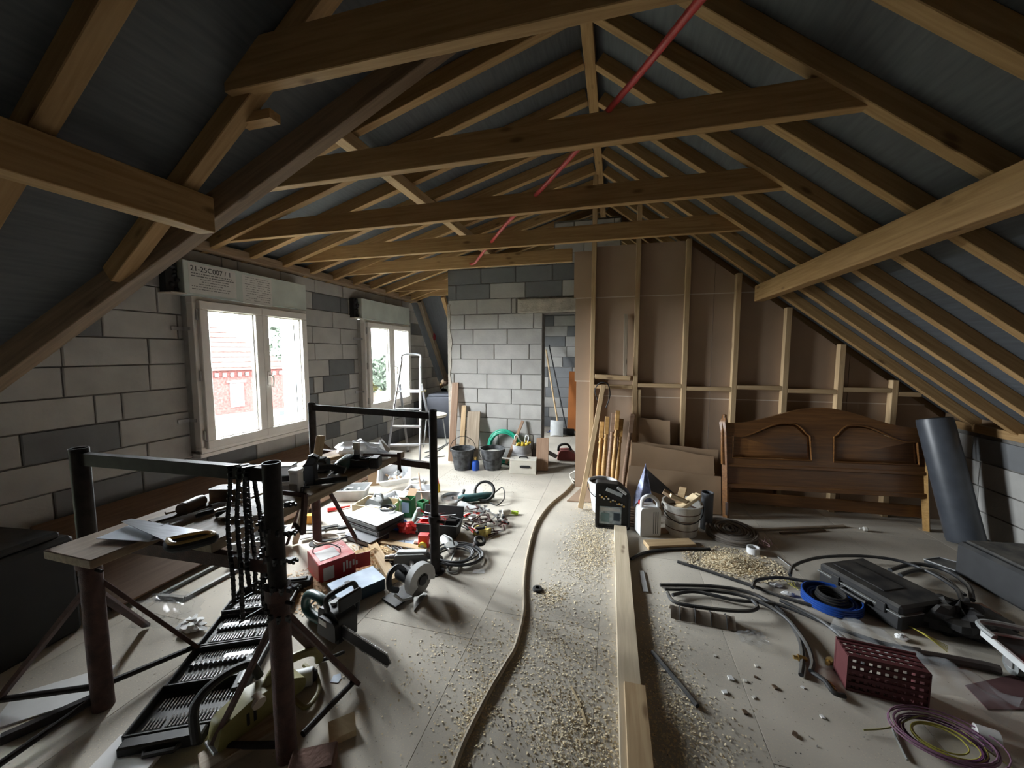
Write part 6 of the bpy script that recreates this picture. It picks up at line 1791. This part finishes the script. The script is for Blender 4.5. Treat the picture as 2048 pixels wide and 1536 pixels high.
pipe([(1580, 1150), (1590, 1130), (1640, 1115), (1720, 1112), (1800, 1122), (1870, 1150), (1930, 1190)], 'long black pipe arching behind the carrying case', z=.05)
pipe([(1780, 1140), (1830, 1128), (1890, 1140), (1935, 1170), (1945, 1200)], 'black pipe looped over the carrying case', r=.014, z=.03)
pipe([(1800, 1150), (1840, 1140), (1885, 1155), (1915, 1180), (1925, 1205)], 'inner black pipe looped over the carrying case', r=.014, z=.045)
pipe([(1560, 1200), (1640, 1240), (1700, 1290), (1735, 1340)], 'black pipe crossing the clear film toward the red basket', z=.04)
pipe([(1305, 1303), (1340, 1345), (1370, 1380), (1395, 1412)], 'short black pipe offcut lying alone near the long plank', grp=None)
pipe([(1262, 1118), (1290, 1105), (1345, 1098), (1420, 1098)], 'black pipe lying on the floor behind the long plank', grp=None)
for k, (x, y) in enumerate(((1600, 1322), (1658, 1328), (1660, 1378))):
    t = thing('brass_fitting', ['brass fitting at the left of the pipe ends', 'brass fitting at the right of the pipe ends', 'brass elbow below the pipe ends'][k], 'fitting', tuple(fl(x, y)), k * .9, 'brass fittings by the pipe ends')
    MB().tube([(-.03, 0, .016), (-.01, 0, .016), (-.01, 0, .016), (.012, 0, .016), (.03, 0, .016)], [.010, .010, .016, .016, .009], 6).build('nut_body', BRASS, t); MB().tube([(.0, 0, .016), (.0, .02, .016)], .008, 8).build('side_port', BRIGHT, t)
t = solo(MB().tube(smooth([fl(1625, 1345, .02), fl(1650, 1362, .03), fl(1668, 1385, .02), fl(1690, 1392, .012)], 5), .011, 8), 'hose_tail', BLACKM, 'short black hose tail with fittings in front of the red basket', 'hose')
# grey corrugated cardboard trough
a, c = fl(1340, 1228), fl(1468, 1252)
t = thing('cardboard_trough', 'folded grey corrugated card lying under the pipe bundle', 'cardboard', tuple(a), rotz_of(a, c)); L_ = (c - a).length
MB().sheet(lambda u, v: (u * L_, -.05 + .10 * v, .004 + .05 * math.sin(v * PI) + .004 * (1 if (int(u * 12) % 4 == 0) else 0)), 24, 6, .004).build('curved_card', BUFF, t)
for k in range(4): MB().tube([(L_ * (.15 + .24 * k), -.05 + .10 * j / 8, .008 + .052 * math.sin(j / 8 * PI)) for j in range(9)], .003, 6).build('dark_crease', BLACKM, t)
solo(crumple(tuple(fl(1505, 1284)), .07, .045, .05, 51, 12), 'blister_pack', FILM, 'clear plastic blister pack alone on the floor', 'packaging', ang=15)
b = MB(); Pf = [fl(1655, 1275), fl(1705, 1262), fl(2060, 1435), fl(2012, 1475)]
rn = random.Random(8)
b.sheet(lambda u, v: Pf[0].lerp(Pf[3], u).lerp(Pf[1].lerp(Pf[2], u), v) + Vector((0, 0, .05 + .035 * math.sin(u * 17 + v * 5) * math.sin(v * 9 + u * 3) + .05 * math.sin(v * PI))), 40, 12, .0012)
solo(b, 'plastic_film', FILM, 'long crumpled strip of clear plastic film trailing over the red basket', 'plastic film', ang=60)
# red basket
cb0 = fl(1772, 1400); BH = .12
t = thing('red_basket', 'dark red woven plastic basket tipped on its side under the clear film', 'basket', (cb0.x, cb0.y, .085), rot=(-PI / 2, 0, rotz_of(fl(1715, 1395), fl(1835, 1425))))
for k in range(6): MB().box((0, -.08 + .032 * k, .004), (.29, .016, .006)).build('bottom_slat', BASKET, t)
for k in range(10): MB().box((-.135 + .03 * k, 0, .008), (.014, .17, .006)).build('bottom_rib', BASKET, t)
for sy in (-1, 1):
    for k in range(4): MB().box((0, sy * .083, .018 + .028 * k), (.29, .005, .014)).build('side_slat', BASKET, t)
    for k in range(10): MB().box((-.14 + .031 * k, sy * .080, BH / 2), (.012, .006, BH)).build('side_rib', BASKET, t)
for sx in (-1, 1): MB().box((sx * .145, 0, BH / 2), (.006, .165, BH)).build('end_panel', BASKET, t)
MB().tube([(-.147, -.085, BH), (.147, -.085, BH), (.147, .085, BH), (-.147, .085, BH)], .008, 8, closed=True).build('rim', BASKET, t)
# wire coil front right
c = fl(1885, 1490)
for k, (m, r, lab) in enumerate(((PURPLE, .13, 'outer purple strands of the loose wire coil at the bottom right'), (YWIRE, .10, 'yellow-green strand inside the loose wire coil at the bottom right'), (mat('mauve_wire', (.20, .10, .16), .5), .155, 'mauve strands of the loose wire coil at the bottom right'))):
    solo(MB().tube(coil(tuple(c), r, 5 if k != 1 else 3, 26, .03, .02, .006 + .006 * k, .72, 70 + k), .0028, 5), 'wire_coil', m, lab, 'wire', 'loose wire coil at the bottom right')
solo(MB().tube(smooth([fl(1727, 1460, .01), fl(1780, 1455, .02), fl(1840, 1432, .03), fl(1900, 1445, .03), fl(1960, 1490, .02), fl(2030, 1540, .01)], 8), .003, 6), 'wire', mat('olive_wire', (.24, .22, .08), .6), 'loose olive wire trailing over the wire coil', 'wire')
solo(MB().tube(smooth([fl(1775, 1428, .01), fl(1790, 1470, .006), fl(1815, 1520, .006)], 6), .004, 6), 'grey_wire', GREYT, 'grey wire lying left of the wire coil', 'wire')
solo(MB().tube([fl(1950, 1462, .03), fl(1998, 1478, .03)], .028, 14), 'paper_roll', PAPERW, 'pale roll poking out of the clear film beside the wire coil', 'roll')
# trolley with a red box
C0, E0 = fl(1968, 1266, .13), fl(2048, 1332, .13)
rzt = rotz_of(C0, E0)
t = thing('platform_trolley', 'small platform trolley with pale edges and grey castors at the right edge', 'trolley', (C0.x, C0.y, 0), rzt)
MB().box((.30, .20, .125), (.60, .40, .02), .004).build('deck', BLACKM, t)
for (c_, d_) in (((.30, 0, .125), (.62, .02, .035)), ((.30, .40, .125), (.62, .02, .035)), ((0, .20, .125), (.02, .38, .035)), ((.60, .20, .125), (.02, .38, .035))): MB().box(c_, d_, .004).build('edge_rail', LGREY, t)
for x in (.09, .51):
    for y in (.06, .34):
        w_ = MB().at((x, y, .045)).cyl((0, -.014, 0), (0, .014, 0), .045, n=20).build('wheel', GREYT, t)
        MB().at((x, y, .045)).cyl((0, -.017, 0), (0, .017, 0), .018, n=12).build('hub', LGREY, w_)
        MB().box((x, y - .02, .075), (.04, .004, .08)).box((x, y + .02, .075), (.04, .004, .08)).build('castor_fork', STEEL, t)
MB().tube(smooth([(.06, .0, .15), (-.02, -.01, .165), (-.04, .06, .17), (-.03, .20, .165), (.02, .30, .15)], 5), .014, 8).build('handle_loop', GREYT, t)
t = thing('red_box', 'bright red printed cardboard box standing on the trolley at the right edge', 'box', tuple(C0 + Vector((math.cos(rzt) * .13 - math.sin(rzt) * .06, math.sin(rzt) * .13 + math.cos(rzt) * .06, .006))), rzt)
MB().box((.17, .12, .07), (.34, .24, .14), .003).build('carton', mat('red_print', (.42, .015, .015), .6), t); MB().box((.06, -.0005, .10), (.06, .002, .045)).build('white_label', PAPERW, t)
b = MB()
for k in range(3): b.box((.06, -.0005, .06 - .014 * k), (.05 - .012 * k, .002, .006))
b.build('small_print', PAPERW, t)
solo(crumple(tuple(fl(1915, 1262)), .19, .13, .16, 91, 16), 'black_lump', BLACKM, 'black crumpled lump between the carrying case and the trolley', 'bag', ang=20)  # closed black crumpled form filling the area beside the case
# dark crate with cables, flat board, pipes
t = thing('dark_crate', 'dark dusty box with cables on top in the corner right of the grey roll', 'crate', (2.70, 3.15, 0), .12)
MB().box((0, 0, .12), (.62, .46, .24), .02).build('body', mat('dark_crate_body', (.03, .031, .033), .7, dust=.12), t); MB().box((0, 0, .25), (.56, .40, .02), .008).build('lid', mat('dark_crate_lid', (.04, .04, .04), .7, dust=.25), t)
for k in range(3): solo(MB().tube(smooth([(2.56, 2.98 + .05 * k, .275), (2.62, 3.04 + .05 * k, .33 + .02 * k), (2.76, 3.06 + .05 * k, .34 + .02 * k), (2.88, 3.00 + .05 * k, .278)], 6), .013, 8), 'thick_cable', BLACKM, ['lowest thick cable arched over the dark crate', 'middle thick cable arched over the dark crate', 'uppermost thick cable arched over the dark crate'][k], 'cable', 'cables on the dark crate')
b = MB(); Q = [fl(1848, 1124), fl(1878, 1120), fl(2040, 1162), fl(2005, 1182)]
b.add([q + Z_ * .0 for q in Q] + [q + Z_ * .02 for q in Q], [(3, 2, 1, 0), (4, 5, 6, 7)] + [(i, (i + 1) % 4, 4 + (i + 1) % 4, 4 + i) for i in range(4)])
solo(b, 'cover_sheet', mat('dark_panel', (.04, .045, .05), .5, dust=.3), 'flat dark panel on the floor in front of the dark crate', 'panel')
b = MB(); 
for i in range(4): b.bar(Q[i] + Z_ * .022, Q[(i + 1) % 4] + Z_ * .022, .008, .006)
solo(b, 'panel_trim', LGREY, 'pale trim frame lying on the flat dark panel', 'trim')
pipe([(1790, 1302), (1860, 1312), (1960, 1330), (2000, 1340)], 'fat dark pipe on the floor left of the trolley', r=.022, z=.022, m=mat('brown_dark_pipe', (.05, .04, .035), .6))
for k in range(5): solo(MB().tube(smooth([fl(1812 + 3 * k, 1250 + k, .03), fl(1850 + 2 * k, 1268 + 2 * k, .05), fl(1895, 1292 + 3 * k, .008)], 6), .002, 5), 'yellow_wire', YWIRE, ('leftmost', 'second', 'middle', 'fourth', 'rightmost')[k] + ' thin yellow wire lying in front of the carrying case', 'wire', 'yellow wires by the carrying case')
for k in range(3): solo(MB().tube(smooth([fl(1570 + 8 * k, 1160, .006), fl(1585 + 6 * k, 1172 + 4 * k, .02), fl(1605 + 8 * k, 1175, .006)], 6), .0022, 5), 'yellow_wire', YWIRE, ('left', 'middle', 'right')[k] + ' short curl of yellow wire left of the carrying case', 'wire', 'yellow wire curls')
solo(crumple(tuple(fl(1803, 1278)), .03, .025, .025, 61, 8), 'paper_scrap', PAPERW, 'white crumpled scrap in front of the black carrying case', 'scrap')
solo(crumple(tuple(fl(1548, 1172)), .045, .02, .02, 62, 8), 'paper_scrap', PAPERW, 'white crumpled tissue left of the blue cable coil', 'scrap')
solo(crumple(tuple(fl(1575, 1190)), .04, .02, .02, 63, 8), 'paper_scrap', PAPERW, 'second white tissue nearer the blue cable coil', 'scrap')
solo(MB().at(fl(1955, 1228), (0, 0, .2)).box((0, 0, .02), (.16, .12, .04), .01), 'brown_rag', mat('brown_rag', (.16, .09, .06), .9), 'brown rag-like bundle behind the trolley', 'rag')
plank('thin_rod', fl(1555, 1113, .006), fl(1590, 1140, .006), .006, .006, LGREY, 'thin white rod lying beside the sawdust heap', 'rod')
plank('metal_strip', fl(1283, 1142, .006), fl(1292, 1184, .006), .035, .008, LGREY, 'pale metal strip on the floor just right of the long plank', 'strip')
solo(MB().lathe([(.032, 0), (.034, .008), (.030, .016), (.014, .018), (.012, .004)], 20, tuple(fl(1075, 1180))), 'rubber_ring', BLACKM, 'black rubber ring lying alone in the sawdust beside the hose', 'ring')
b = MB(); a, c = fl(1142, 1372, .004), fl(1172, 1450, .004); b.bar(a, a.lerp(c, .6) + Vector((.01, 0, 0)), .008, .004); b.bar(a.lerp(c, .55) + Vector((.01, 0, 0)), c, .010, .004)
solo(b, 'wood_splinter', PLY, 'long pale wood splinter in the sawdust left of the long plank', 'splinter')
b = MB(); P_ = [fl(1930, 1372), fl(2048, 1345), fl(2060, 1420), fl(1975, 1420)]
b.add([p for p in P_] + [p + Z_ * .004 for p in P_], [(3, 2, 1, 0), (4, 5, 6, 7)] + [(i, (i + 1) % 4, 4 + (i + 1) % 4, 4 + i) for i in range(4)])
solo(b, 'red_mat', mat('dull_red_mat', (.11, .05, .05), .9), 'dull red mat lying flat on the floor below the trolley', 'mat')
# a few crumbs large enough to see one by one
rn = random.Random(77)
for k, (x, y) in enumerate([(1462, 1358), (1490, 1362), (1512, 1355), (1450, 1385), (1508, 1395), (1550, 1375), (1605, 1375), (1512, 1332), (1490, 1425), (1645, 1435), (1430, 1312), (1590, 1470)]):
    s_ = rn.uniform(.008, .018)
    b = MB().at(fl(x, y), (0, 0, rn.random() * 6)); b.prism([(-s_, -s_ * .5), (s_ * .8, -s_ * .7), (s_, s_ * .5), (-s_ * .4, s_ * .8)], 0, s_ * .5)
    solo(b, 'plaster_crumb', (PAPERW, PUTTY, DKWOOD)[k % 3], '%s crumb of floor debris counted rightward from the long plank, %s' % (('third', 'fourth', 'seventh', 'second', 'sixth', 'ninth', 'eleventh', 'eighth', 'fifth', 'twelfth', 'first', 'tenth')[k], ('white', 'plaster grey', 'dark')[k % 3]), 'crumb', 'debris crumbs on the right-hand floor')
# ------------------------------------------------------------------ sawdust and shavings (nobody could count them)
def scatter(name, label, spots, m, seed, smin=.002, smax=.0065):
    rn = random.Random(seed); b = MB()
    for (x, y, sx, sy, n) in spots:
        c = fl(x, y); 
        for _ in range(n):
            px, py = rn.gauss(0, sx), rn.gauss(0, sy)
            s_ = rn.uniform(smin, smax)
            p = Vector((c.x + px, c.y + py, .0005 + rn.random() * .003))
            a = rn.random() * 6.28; e1 = Vector((math.cos(a), math.sin(a), rn.uniform(-.3, .3))) * s_; e2 = Vector((-math.sin(a), math.cos(a), rn.uniform(-.3, .6))) * s_ * .7
            b.add([p - e1, p + e2, p + e1 + Z_ * s_ * .5, p - e2 + Z_ * s_ * .4], [(0, 1, 2, 3)])
    o = b.build(name, m, None, None, 180); o['kind'] = 'stuff'; tag(o, label, 'sawdust'); return o
scatter('sawdust', 'fine pale sawdust scattered along the aisle and beside the long plank', [(1180, 1090, .10, .30, 5200), (1190, 1010, .08, .12, 1200), (1100, 1190, .06, .07, 700), (1120, 1330, .22, .25, 2600), (1160, 1490, .14, .12, 2200), (1330, 1330, .08, .30, 1200), (1350, 1460, .12, .12, 1300), (950, 1440, .04, .12, 900), (930, 1330, .2, .2, 900)], SAWD, 5)
def heap(px, rx, ry, h, m, label, seed, n):
    c = fl(*px); rn = random.Random(seed)
    b = MB()
    N1, N2 = 10, 26
    vs = [(c.x, c.y, h)]; fs = []
    for i in range(1, N1 + 1):
        for k in range(N2):
            a = 2 * PI * k / N2; u = i / N1
            vs.append((c.x + rx * u * math.cos(a) * (1 + .12 * math.sin(3 * a + seed)), c.y + ry * u * math.sin(a), max(.0006, h * (1 - u) ** 1.3 * (1 + .3 * rn.uniform(-1, 1)) )))
    for k in range(N2): fs.append((0, 1 + k, 1 + (k + 1) % N2))
    for i in range(N1 - 1):
        for k in range(N2): fs.append((1 + i * N2 + k, 1 + (i + 1) * N2 + k, 1 + (i + 1) * N2 + (k + 1) % N2, 1 + i * N2 + (k + 1) % N2))
    b.add(vs, fs)
    for _ in range(n):
        u, a = rn.random() ** .7 * 1.6, rn.random() * 6.28; s_ = rn.uniform(.004, .010)
        p = Vector((c.x + rx * u * math.cos(a), c.y + ry * u * math.sin(a), h * max(0, 1 - u) ** 1.3 + .004))
        g = rn.random() * 6.28; e1 = Vector((math.cos(g), math.sin(g), rn.uniform(-.5, .5))) * s_; e2 = Vector((-math.sin(g), math.cos(g), rn.uniform(-.3, .6))) * s_ * .6
        b.add([p - e1, p + e2, p + e1, p - e2], [(0, 1, 2, 3)])
    o = b.build('sawdust_heap', m, None, None, 180); o['kind'] = 'stuff'; tag(o, label, 'sawdust'); return o
heap((1465, 1126), .22, .15, .035, SAWD, 'low heap of sawdust left of the black pipes', 3, 3000)
heap((745, 1112), .17, .20, .05, mat('coarse_shavings', (.66, .48, .27), .95, var=.2, scale=50), 'heap of coarse wood shavings behind the red box', 4, 1500)
heap((628, 1178), .20, .16, .035, mat('coarse_shavings_b', (.60, .42, .26), .95, var=.25, scale=50), 'coarse wood shavings spilling round the foot of the red box', 6, 1200)
heap((788, 1128), .10, .10, .02, mat('grey_grit', (.36, .33, .30), .95, var=.4, scale=40), 'grey grit and chips beside the pale batten', 8, 700)
scatter('floor_grit', 'dark grit and plaster dust on the floor in front of the buckets', [(985, 965, .25, .12, 700), (930, 960, .2, .1, 400), (1440, 1420, .35, .3, 160), (1100, 1440, .2, .15, 120)], mat('dark_grit', (.14, .13, .12), .95), 15, .0015, .005)
